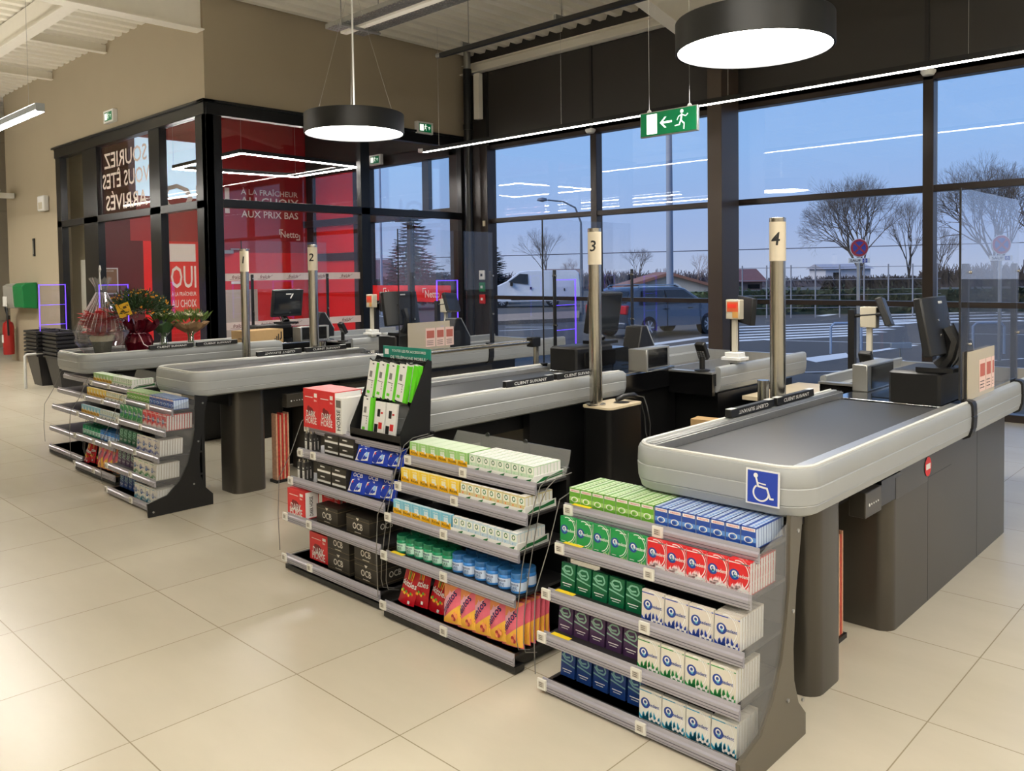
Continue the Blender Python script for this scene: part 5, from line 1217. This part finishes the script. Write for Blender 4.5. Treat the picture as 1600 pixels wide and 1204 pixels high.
solo('wall_thermometer', MB().box(-.04, .04, -.02, 0, 0, .30, 0).box(-.015, .015, -.022, -.02, .04, .26, 1), [INK, M('pale_strip', (150, 150, 140), .5)], 'narrow dark strip plate on the taupe wall', 'wall plate', (-15.53, 4.60, 1.84))
solo('lobby_board', MB().box(-.30, .30, -.01, .01, 0, 1.75), M('panel_offwhite', (214, 208, 194), .5), 'tall off white board standing behind the left lobby glass', 'board', (-13.85, 4.86, 0), rz=0)
t = thing('alarm_stack', 'small stack of white, green and red emergency buttons on the lobby post', 'switch', (-8.94, 8.73, 1.0))
for k, (c, m_) in enumerate(((.36, WHITE), (.18, GREENP), (.0, RED))): part('button_box', MB().box(-.055, .055, -.03, 0, c, c+.14), m_, t, bevel=.006); part('button_mark', MB().box(-.02, .02, -.034, -.03, c+.05, c+.09), [BLACK if k == 0 else WHITE], t)

# ------------------------------------------------------------------ outside
ASP = M('asphalt', (84, 80, 76), .85, var=.18, scale=9, bump=.3)
LINEP = M('road_paint_white', (226, 226, 224), .6, var=.05)
def gz(y): return -.05 if y < 9.6 else (-.05-.45*min(1, (y-9.6)/5.5))
mb = MB(); ys = [9.0, 9.6, 11, 13, 15.1, 25, 45, 80, 140]
for a, b in zip(ys, ys[1:]): mb.add([(-120, a, gz(a)), (60, a, gz(a)), (60, b, gz(b)), (-120, b, gz(b))], [(0, 1, 2, 3)], 0)
def P(x_, y_): # ground point seen at photo pixel (layout helper: position on the sloping car park)
    d = fw*1298+cr*(x_-800)-cu*(y_-470); z = -.5
    for _ in range(12):
        t_ = (z-1.465)/d.z; z = gz(d.y*t_)
    return Vector((d.x*t_, d.y*t_, z+.004))
def paint(*px): mb.ngon([tuple(P(*p)) for p in px], 1)
def gline(a, b, w=.12):
    A_, B_ = P(*a), P(*b); d = (B_-A_).normalized(); n_ = Vector((-d.y, d.x, 0))*w/2; N_ = 6
    for i in range(N_):
        p, q = A_.lerp(B_, i/N_), A_.lerp(B_, (i+1)/N_); p.z = gz(p.y)+.006; q.z = gz(q.y)+.006
        mb.ngon([p+n_, p-n_, q-n_, q+n_], 1)
# hatched crossings and bay lines
for k in range(6): gline((1150-k*2, 511+k*4.4), (1436-k*14, 501+k*4.3), .40)
for k in range(6): gline((1390-k*4, 484+k*4.2), (1600, 475+k*5.2), .5)
for k in range(6): gline((1005+k*5, 540+k*8), (1108, 526+k*9), .36)
for a, b, w_ in (((1236, 487), (1290, 478.5), .4), ((1281, 494), (1345, 484), .4), ((1356, 550), (1430, 539), .2), ((1175, 531), (1440, 537), .1), ((1440, 520), (1600, 523), .1), ((790, 511), (870, 511), .16), ((780, 517), (868, 513), .16), ((580, 482), (640, 489), .25), ((580, 492), (612, 496), .2), ((1560, 489), (1600, 478), .25), ((1230, 582), (1600, 560), .08)): gline(a, b, w_)
for q in (((1250, 560), (1322, 551), (1328, 558), (1275, 566)), ((1360, 558), (1415, 563), (1390, 568), (1355, 565)), ((1205, 552), (1255, 551), (1250, 555), (1205, 558)), ((1420, 572), (1440, 566), (1440, 573), (1425, 574))): paint(*q)
struct('ground_1', mb, [ASP, LINEP], sm=False)
mb = MB(); A_ = P(762, 497); B_ = P(905, 490); C_ = P(905, 502); D_ = P(762, 508)
mb.rings([[tuple(p) for p in (A_, B_, C_, D_)], [tuple(p+Z_*.14) for p in (A_, B_, C_, D_)]])
struct('ground_2', mb, [M('gravel_bed', (150, 132, 116), .9, var=.45, scale=14, bump=1)])
solo('far_kerb', MB().rings([[tuple(p) for p in (P(1110, 476), P(1600, 480), P(1600, 476), P(1110, 473))], [tuple(p+Z_*.12) for p in (P(1110, 476), P(1600, 480), P(1600, 476), P(1110, 473))]]), M('kerb_stone', (206, 204, 200), .8), 'pale kerb line along the far side of the car park', 'kerb', kind='structure')
def atpx(px, dist, z=None):
    d = (fw*1298+cr*(px-800)); h_ = Vector((d.x, d.y, 0)).normalized(); k = dist/ h_.dot(Vector((fw.x, fw.y, 0)).normalized()); p = h_*k; return Vector((p.x, p.y, -.5 if z is None else z))
right_h = Vector((cr.x, cr.y, 0)).normalized()
def zpx(y, px, dist): return 1.465 + (P0(px)-y)*dist/1298
def P0(px): return 443-(px+560)*.01325   # horizon row at a column
# van
def wheel(parent, x_, y_, r, w_, side):
    wh = part('wheel', MB().cyl((x_, y_-w_/2, r), (x_, y_+w_/2, r), r, n=28), M('tyre', (24, 24, 26), .7), parent)
    yy = y_+side*(w_/2+.004)
    hb = MB().disc((x_, yy, r), X_, Z_, r*.66, 0, 20)
    for k in range(7):
        a = 2*PI*k/7; d = Vector((math.cos(a), 0, math.sin(a))); n_ = Vector((-d.z, 0, d.x))*.022; c_ = Vector((x_, yy+side*.004, r)); hb.ngon([c_+d*.05-n_, c_+d*r*.6-n_, c_+d*r*.6+n_, c_+d*.05+n_], 1)
    hb.disc((x_, yy+side*.006, r), X_, Z_, .06, 1, 12); part('hubcap', hb, [M('hub_dark', (70, 72, 78), .4), M('hub_silver', (190, 194, 202), .3, metal=.6)], wh)
def car_body(parent, prof, w_, mats, inset=.14, belt=.0):
    """side profile (x,z) lofted across the width with tumblehome above the belt line"""
    mb = MB(); rings = []
    zt = max(z for _, z in prof)
    for yy, k in ((-w_/2, 1), (-w_/2+.06, .0), (0, 0), (w_/2-.06, 0), (w_/2, 1)):
        rr = []
        for x_, z in prof:
            tz = max(0, (z-belt)/(zt-belt)); yv = yy*(1-inset*tz) ; cx = (max(p[0] for p in prof)+min(p[0] for p in prof))/2
            rr.append((cx+(x_-cx)*(1-.02*k), yv, z-(.03*k if z > .5 else 0)+(.03*k if z < .3 else 0)))
        rings.append(rr)
    mb.rings(rings, 0, True); return part('body', mb, mats, parent)
va = thing('delivery_van', 'white delivery van parked outside beyond the entrance corner', 'van', (0, 0, 0))
vd = 47.0; v0 = atpx(785, vd); v1 = atpx(863, vd); va.location = (v0+v1)/2; d = (v1-v0); va.rotation_euler = (0, 0, math.atan2(d.y, d.x)); L2 = d.length/2
prof = [(-L2-.85, .35), (-L2-.88, .75), (-L2-.75, 1.0), (-L2+.25, 1.45), (-L2+.95, 1.98), (-L2+1.4, 2.05), (L2+1.25, 2.05), (L2+1.45, 1.9), (L2+1.55, .9), (L2+1.5, .35)]
car_body(va, prof, 1.9, M('van_white', (232, 234, 240), .3, coat=.3), .10, 1.1)
q = MB().ngon([(-L2+.35, -.955, 1.42), (-L2+1.45, -.955, 1.28), (-L2+1.45, -.90, 1.85), (-L2+1.0, -.90, 1.88)]); part('side_window', q, SCREEN, va)
part('door_mirror', MB().box(-L2+.45, -L2+.60, -1.15, -.93, 1.20, 1.45), BLACK, va, bevel=.03)
part('door_handle', MB().box(-L2+1.55, -L2+1.65, -.975, -.95, 1.0, 1.15), BLACK, va); part('door_handle', MB().box(L2+.6, L2+.66, -.975, -.95, .9, 1.05), BLACK, va)
part('sill_strip', MB().box(-L2+.5, L2-.5, -.965, -.94, .42, .5), BLACK, va)
for x_ in (-L2, L2):
    for yy, sd_ in ((-.82, -1), (.82, 1)): wheel(va, x_, yy, .33, .22, sd_)
# grey estate car seen from its rear left
ca = thing('estate_car', 'blue grey estate car parked outside in front of the window beside pole 3', 'car', (0, 0, 0))
cd_ = 24.6; c0 = atpx(980, cd_-.0); c1 = atpx(1068, cd_+1.5); ca.location = (c0+c1)/2; d = c1-c0; ca.rotation_euler = (0, 0, math.atan2(d.y, d.x)); L2 = 1.3
ca.location = c0+d.normalized()*1.3
prof = [(-2.12, .35), (-2.2, .6), (-2.12, .98), (-1.98, 1.05), (-1.75, 1.38), (-1.5, 1.47), (.1, 1.48), (.45, 1.42), (1.15, 1.02), (1.9, .88), (2.15, .70), (2.18, .40), (2.1, .3)]
CARP = M('car_blue_grey', (70, 80, 98), .3, metal=.4, coat=.6, var=.03)
car_body(ca, prof, 1.75, CARP, .22, .95)
for sy_ in (-1, 1):
    q = MB().ngon([(-1.55, sy_*.88, .98), (-.55, sy_*.88, .98), (-.55, sy_*.735, 1.38), (-1.42, sy_*.735, 1.38)]).ngon([(-.48, sy_*.88, .98), (.95, sy_*.88, .98), (.35, sy_*.735, 1.37), (-.48, sy_*.735, 1.38)]); part('side_window', q, SCREEN, ca)
    part('roof_rail', MB().tube([(-1.5, sy_*.62, 1.48), (-1.4, sy_*.62, 1.53), (.1, sy_*.62, 1.53), (.25, sy_*.62, 1.46)], .018, 6), ALU, ca)
    part('door_mirror', MB().box(.62, .78, sy_*.98-.09, sy_*.98+.09, .98, 1.12), CARP, ca, bevel=.03)
    for xx in (-.62, .42): part('door_handle', MB().box(xx, xx+.16, sy_*.885-.012, sy_*.885+.012, .82, .85), BLACK, ca)
    part('rear_lamp', MB().box(-2.2, -2.02, sy_*.72-.13, sy_*.72+.13, .72, .98), M('tail_red', (190, 20, 30), .25), ca, bevel=.03)
    for xx in (-.52, .95): part('door_gap', MB().box(xx, xx+.012, sy_*.886-.004, sy_*.886+.004, .32, .98), INK, ca)
part('rear_window', MB().ngon([(-2.04, -.66, 1.06), (-2.04, .66, 1.06), (-1.79, .58, 1.37), (-1.79, -.58, 1.37)]), SCREEN, ca)
part('number_plate', MB().box(-2.225, -2.205, -.26, .26, .55, .66), WHITE, ca)
part('bumper', MB().box(-2.24, -2.1, -.84, .84, .32, .50), CARP, ca, bevel=.04)
for x_ in (-1.3, 1.3):
    for yy, sd_ in ((-.78, -1), (.78, 1)): wheel(ca, x_, yy, .32, .2, sd_)
ca2 = None
# trees
BARK = M('bare_bark', (74, 66, 62), .9, var=.2)
def bare_tree(base, H, spread, lab, seed, depth=6, name='bare_tree', mat=None, lean=0, n0=3, r0=None, full=.5, half=None):
    r = random.Random(seed); trunk = MB(); tw = MB()
    def grow(p, d, L, rad_, k):
        q = p+d*L; mid = p+d*L*.5+Vector((r.uniform(-1, 1), r.uniform(-1, 1), 0))*L*.05
        (trunk if k == 0 else tw).tube([p, mid, q], [rad_, rad_*.85, rad_*.7], 5 if k < 2 else 3)
        if k >= depth: return
        n = n0 if k < 2 else (2 if r.random() < full else 3)
        for i in range(n):
            a = r.uniform(0, 2*PI); sp = spread*(.55+.7*r.random())
            ax = d.orthogonal().normalized(); ax.rotate(Matrix.Rotation(a, 3, d)); sp *= .3 if i == 0 else 1; nd = (d+ax*sp).normalized(); nd.z += .12 if k < 3 else .03; nd.normalize()
            grow(q if i else q, nd, L*r.uniform(.66, .86), rad_*.60, k+1)
    r0 = r0 or H*.014
    grow(Vector((0, 0, 0)), Vector((lean, 0, 1)).normalized(), H*.20, r0, 0)
    zm = max(p[2] for p in tw.v); xm = sorted(abs(p[0]) for p in tw.v)[int(len(tw.v)*.985)]; kz = H/zm; kx = (half or xm*kz)/xm
    for q in (trunk, tw): q.v = [(p[0]*kx, p[1]*kx, p[2]*kz) for p in q.v]
    t = thing(name, lab, 'tree', base); part('trunk', trunk, mat or BARK, t); part('branches', tw, mat or BARK, t, stuff=False); return t
def tree_px(px, ybase_dist, ytop, **k):
    b_ = atpx(px, ybase_dist); H = zpx(ytop, px, ybase_dist)-b_.z; return b_, H
def T_(px, dist, ytop, spread, lab, seed, **k):
    b_, H = tree_px(px, dist, ytop); bare_tree(b_, H*.98, spread, lab, seed, **k)
T_(1345, 45, 262, .62, 'large bare tree with a round crown behind the no parking sign', 3, depth=8, n0=5, half=3.0, full=.3)
T_(1420, 48, 300, .50, 'slim bare tree left of the right window mullion', 5, depth=8, half=1.6)
T_(1468, 50, 345, .5, 'bare tree just right of the window mullion', 8, depth=7)
T_(1555, 40, 220, .66, 'large bare tree at the right edge of the view', 11, depth=8, n0=5, half=3.2, full=.3)
T_(1640, 42, 240, .6, 'bare tree outside the right edge', 12, depth=6)
T_(852, 60, 352, .45, 'leaning bare tree behind the white van', 21, depth=8, lean=.1)
T_(1000, 70, 384, .55, 'bare tree behind the pale house', 23, depth=7)
T_(1090, 75, 392, .55, 'pale bare tree right of the lamp mast', 25, depth=7, mat=M('pale_bark', (132, 110, 104), .9, var=.2))
T_(895, 70, 400, .5, 'thin bare tree behind the lamp post', 27, depth=7, mat=M('pale_bark'))
T_(720, 60, 380, .5, 'bare tree behind the sliding doors', 29, depth=7)
def conifer(base, H, R0, lab, seed):
    r = random.Random(seed); t = thing('conifer', lab, 'tree', base); part('trunk', MB().cyl((0, 0, 0), (0, 0, H*.97), H*.018, H*.003, 8), BARK, t)
    mb = MB(); z = H*.10
    while z < H*.985:
        f_ = 1-(z/H); L = R0*f_**.8+.1
        for i in range(9):
            a = r.uniform(0, 2*PI); L_ = L*r.uniform(.7, 1.05); d = Vector((math.cos(a), math.sin(a), -.12)); tip = Vector((0, 0, z))+d*L_; tip.z += L_*.12
            mb.tube([(0, 0, z), Vector((0, 0, z))+d*L_*.6, tip], [.05, .035, .01], 3)
            s_ = d.cross(Z_).normalized()
            for k in range(1, 9):
                c_ = Vector((0, 0, z))+d*L_*k/9
                for sg in (-1, 1): leaf(mb, c_, s_*sg+d*.5-Z_*.35*r.random(), Z_, L_*.26*(1.2-k/10), .16)
        z += H*.032
    part('foliage', mb, M('conifer_green', (28, 40, 36), .8, var=.3), t, stuff=True)
b_ = atpx(648, 46); conifer(b_, zpx(322, 648, 46)-b_.z, 2.9, 'tall dark conifer seen through the sliding doors', 4)
b_ = atpx(762, 52); conifer(b_, zpx(360, 762, 52)-b_.z, 2.2, 'dark conifer partly hidden behind the entrance column', 5)
# hedges and the tree line
def hedge(pxa, pxb, dist, ytop, lab, col, seed, thick=1.2, dens=26, ls=.35):
    r = random.Random(seed); a, b = atpx(pxa, dist), atpx(pxb, dist); H = zpx(ytop, (pxa+pxb)/2, dist)+.5; L = (b-a).length; d = (b-a)/L; mb = MB(); nn = Vector((-d.y, d.x, 0))
    mb.rings([[a-nn*thick/2, b-nn*thick/2, b+nn*thick/2, a+nn*thick/2], [a-nn*thick*.4+Z_*H*.86, b-nn*thick*.4+Z_*H*.86, b+nn*thick*.4+Z_*H*.86, a+nn*thick*.4+Z_*H*.86]])
    for i in range(int(L*dens)):
        p = a+d*r.uniform(0, L)-nn*(thick*.5+.05)+Z_*r.uniform(.1, 1)*H*(.85+.2*math.sin(i*.7)*r.random()); leaf(mb, p, rdir(.2), rdir(0), ls, ls*.6)
    solo('hedge', mb, M(lab[:14].replace(' ', '_'), col, .8, var=.4, scale=3), lab, 'hedge', kind=None)
hedge(1148, 1440, 36, 446, 'dark green hedge behind the parking bays', (44, 58, 38), 1, dens=60, ls=.22)
hedge(1452, 1700, 36, 444, 'green hedge right of the window mullion', (46, 56, 36), 2, dens=60, ls=.22)
hedge(1035, 1104, 34, 449, 'low trimmed green hedge behind the grey car', (70, 88, 52), 3, dens=90, ls=.16)
hedge(560, 770, 70, 436, 'distant brown hedge seen through the sliding doors', (70, 70, 76), 4, dens=20, ls=.6)
r7 = random.Random(70)
def treeline(pxa, pxb, dist, ytop, lab, col, seed, n=120):
    r = random.Random(seed); a, b = atpx(pxa, dist), atpx(pxb, dist); H = zpx(ytop, (pxa+pxb)/2, dist)+.5; mb = MB()
    for i in range(n):
        p = a.lerp(b, r.random()); h_ = H*r.uniform(.5, 1.0)
        for k in range(14):
            d = Vector((r.uniform(-.5, .5), r.uniform(-.5, .5), 1)).normalized(); mb.tube([p+Vector((r.uniform(-1, 1), 0, 0)), p+d*h_*r.uniform(.5, 1)], [.09, .03], 3)
    o = solo('tree_line', mb, M('line_'+str(seed), col, .9, var=.3), lab, 'trees', kind='stuff')
treeline(770, 1110, 95, 418, 'distant bare brush along the horizon behind the van and car', (98, 92, 104), 31, 240)
treeline(1150, 1440, 90, 428, 'distant bare brush behind the fence', (78, 76, 88), 32, 200)
treeline(1440, 1700, 80, 405, 'bare scrub right of the mullion', (70, 64, 66), 33, 160)
treeline(560, 780, 90, 418, 'distant bare scrub behind the conifer', (84, 84, 100), 34, 160)
treeline(1290, 1450, 60, 425, 'dark scrub below the bare trees', (52, 50, 52), 35, 120)
# houses
def house(pxa, pxb, dist, yroof, yeave, lab, wallc, roofc, name, depth=6, arch=False):
    a, b = atpx(pxa, dist), atpx(pxb, dist); L = (b-a).length; t = thing('house', lab, 'house', a, rz=math.atan2((b-a).y, (b-a).x)); zr = zpx(yroof, pxa, dist)-a.z; ze = zpx(yeave, pxa, dist)-a.z
    part('wall', MB().box(0, L, 0, depth, 0, ze).prism([(0, ze), (L, ze), (L/2, zr)], 'y', 0.01, .2) if arch else MB().box(0, L, 0, depth, 0, ze), M(name+'_wall', wallc, .8), t)
    if arch:
        part('roof', MB().prism([(-.6, ze-.25), (L/2, zr), (L+.6, ze-.25), (L+.6, ze-.05), (L/2, zr+.22), (-.6, ze-.05)], 'y', -.4, depth), M(name+'_roof', roofc, .8, var=.2, scale=4), t)
        q = MB().disc((L*.55, -.02, ze*.30), X_, Z_, L*.11, 0, 20, a0=0, a1=PI); part('arch_window', q, SCREEN, t)
        part('arch_frame', MB().disc((L*.55, -.04, ze*.30), X_, Z_, L*.135, 0, 20, r2=L*.11, a0=0, a1=PI), WHITE, t)
    else:
        part('roof', MB().prism([(-.4, ze), (depth/2, zr), (depth+.4, ze)], 'x', -.4, L+.4), M(name+'_roof', roofc, .8, var=.2, scale=4), t)
        for k in range(max(1, int(L/3))): part('house_window', MB().box(1+k*3, 2+k*3, -.03, 0, ze*.35, ze*.75), SCREEN, t)
house(985, 1106, 62, 430, 446, 'pale house with a low gable and an arched window behind the grey car', (206, 196, 182), (150, 104, 88), 'pale_house', arch=True)
house(1150, 1191, 70, 420, 440, 'house with a dark tiled roof left of pole 4', (120, 104, 100), (112, 72, 70), 'tiled_house')
house(855, 905, 85, 420, 428, 'low brown house behind the white van', (168, 132, 108), (130, 104, 96), 'brown_house')
house(1290, 1360, 110, 412, 420, 'distant pale house behind the fence', (196, 196, 204), (160, 160, 172), 'far_house')
house(572, 600, 75, 405, 436, 'brown house at the left behind the sliding doors', (110, 92, 96), (100, 84, 90), 'door_house')
# street furniture
def mast(px, dist, ytop, r_, lab, arm=None, col=(120, 124, 132)):
    b_ = atpx(px, dist); H = zpx(ytop, px, dist)+.5; t = thing('lamp_post' if arm else 'mast', lab, 'lamp post' if arm else 'mast', b_)
    m_ = M('mast_grey_%d' % px, col, .5)
    if arm:
        R3 = right_h*-1; part('post', MB().tube([(0, 0, 0), (0, 0, H*.45), (0, 0, H*.80), tuple(R3*.25+Z_*H*.93), tuple(R3*.8+Z_*H*.985), tuple(R3*1.5+Z_*H)], [r_*1.3, r_, r_*.7, r_*.6, r_*.5, r_*.5], 10), m_, t)
        c_ = R3*1.75+Z_*H; part('lamp_head', MB().lathe([(.02, -.08), (.26, -.02), (.2, .08), (.02, .12)], tuple(c_), 14), m_, t)
    else: part('post', MB().cyl((0, 0, 0), (0, 0, H), r_*1.1, r_*.8, 12), m_, t)
mast(909, 38, 312, .07, 'street lamp with a curved arm behind pole 3', arm=True, col=(96, 104, 116))
mast(1047, 40, 60, .16, 'tall thick pale mast behind the grey car', col=(142, 150, 166))
mast(597, 40, 255, .06, 'thin pale mast seen through the sliding doors', col=(150, 160, 180))
def nopark(px, dist, yc, r_, lab):
    b_ = atpx(px, dist); zc = zpx(yc, px, dist); t = thing('road_sign', lab, 'road sign', b_, rz=YAW)
    part('sign_post', MB().cyl((0, 0, 0), (0, 0, zc-b_.z+.1), .035, n=12), ALU, t)
    q = MB(); z_ = zc-b_.z; y_ = -.05
    q.disc((0, y_, z_), X_, Z_, r_, 0, 32); q.disc((0, y_-.004, z_), X_, Z_, r_*.94, 1, 32); q.disc((0, y_-.008, z_), X_, Z_, r_*.70, 2, 32)
    for s_ in (-1, 1):
        d = Vector((math.cos(PI/4), 0, s_*math.sin(PI/4))); n_ = Vector((-d.z, 0, d.x))*r_*.10; c_ = Vector((0, y_-.012, z_)); q.ngon([c_-d*r_*.72-n_, c_+d*r_*.72-n_, c_+d*r_*.72+n_, c_-d*r_*.72+n_], 1)
    q.cyl((0, y_+.002, z_), (0, y_+.03, z_), r_, n=32, mi=3)
    part('round_plate', q, [WHITE, M('sign_red', (176, 30, 50), .4), M('sign_blue2', (44, 64, 160), .4), ALU], t, sm=False)
    q = MB().box(-r_*1.15, r_*1.15, -.05, -.03, z_-r_*1.62, z_-r_*1.1, 0).box(r_*.35, r_*.85, -.056, -.05, z_-r_*1.58, z_-r_*1.15, 2)
    q.text('SAUF', (-r_*.42, -.057, z_-r_*1.36), X_, Z_, r_*.28, 1, w=r_*1.15); q.disc((r_*.6, -.058, z_-r_*1.40), X_, Z_, r_*.13, 0, 12, r2=r_*.09)
    q.box(r_*.55, r_*.62, -.059, -.057, z_-r_*1.35, z_-r_*1.2, 0)
    part('text_plate', q, [WHITE, INK, M('sign_blue2')], t, sm=False)
nopark(1341, 18.0, 387, .20, 'round blue and red no stopping sign with a SAUF plate, the left one of two')
nopark(1562, 17.0, 382, .20, 'round no stopping sign with a SAUF plate behind the right acrylic screen')
for k, (px, dd) in enumerate(((1322, 19), (1545, 18.5))):
    b_ = atpx(px, dd); b_.z = gz(b_.y); solo('bike_hoop', MB().tube([(-.35, 0, 0), (-.35, 0, .62), (-.27, 0, .70), (.27, 0, .70), (.35, 0, .62), (.35, 0, 0)], .028, 8), M('hoop_blue_grey', (140, 160, 190), .4), 'pale tube hoop in the car park, %s one' % ('left' if k == 0 else 'right'), 'bike hoop', b_, rz=YAW)
b_ = atpx(1407, 12.5); b_.z = gz(b_.y)
t = thing('bench_sign', 'small pale plate on a thin post in the car park', 'sign', b_, rz=YAW+.2); part('post', MB().cyl((0, 0, 0), (0, 0, .62), .012), ALU, t); part('plate', MB().box(-.16, .18, -.02, .02, .58, .66), M('plate_pale', (186, 192, 200), .5), t)
# fence
t = thing('mesh_fence', 'tall thin post fence in front of the hedge', 'fence', (0, 0, 0))
for k in range(9):
    p = atpx(1160+k*38, 33); part('fence_post', MB().cyl(tuple(p), tuple(p+Z_*2.1), .028, n=8), M('fence_post_pale', (140, 142, 150), .5), t)
a, b = atpx(1150, 33), atpx(1470, 33); q = MB()
for z_ in (.4, .9, 1.5, 2.0): q.cyl(tuple(a+Z_*z_), tuple(b+Z_*z_), .012, n=4)
part('fence_wire', q, M('fence_post_pale'), t, stuff=True)
q = MB(); a, b = atpx(560, 66, zpx(405, 560, 66)), atpx(1620, 66, zpx(378, 1620, 66)); q.cyl(tuple(a), tuple(b), .035, n=4)
solo('overhead_wire', q, M('wire_dark', (90, 92, 104), .6), 'thin overhead power line crossing the sky', 'wire')
q = MB();
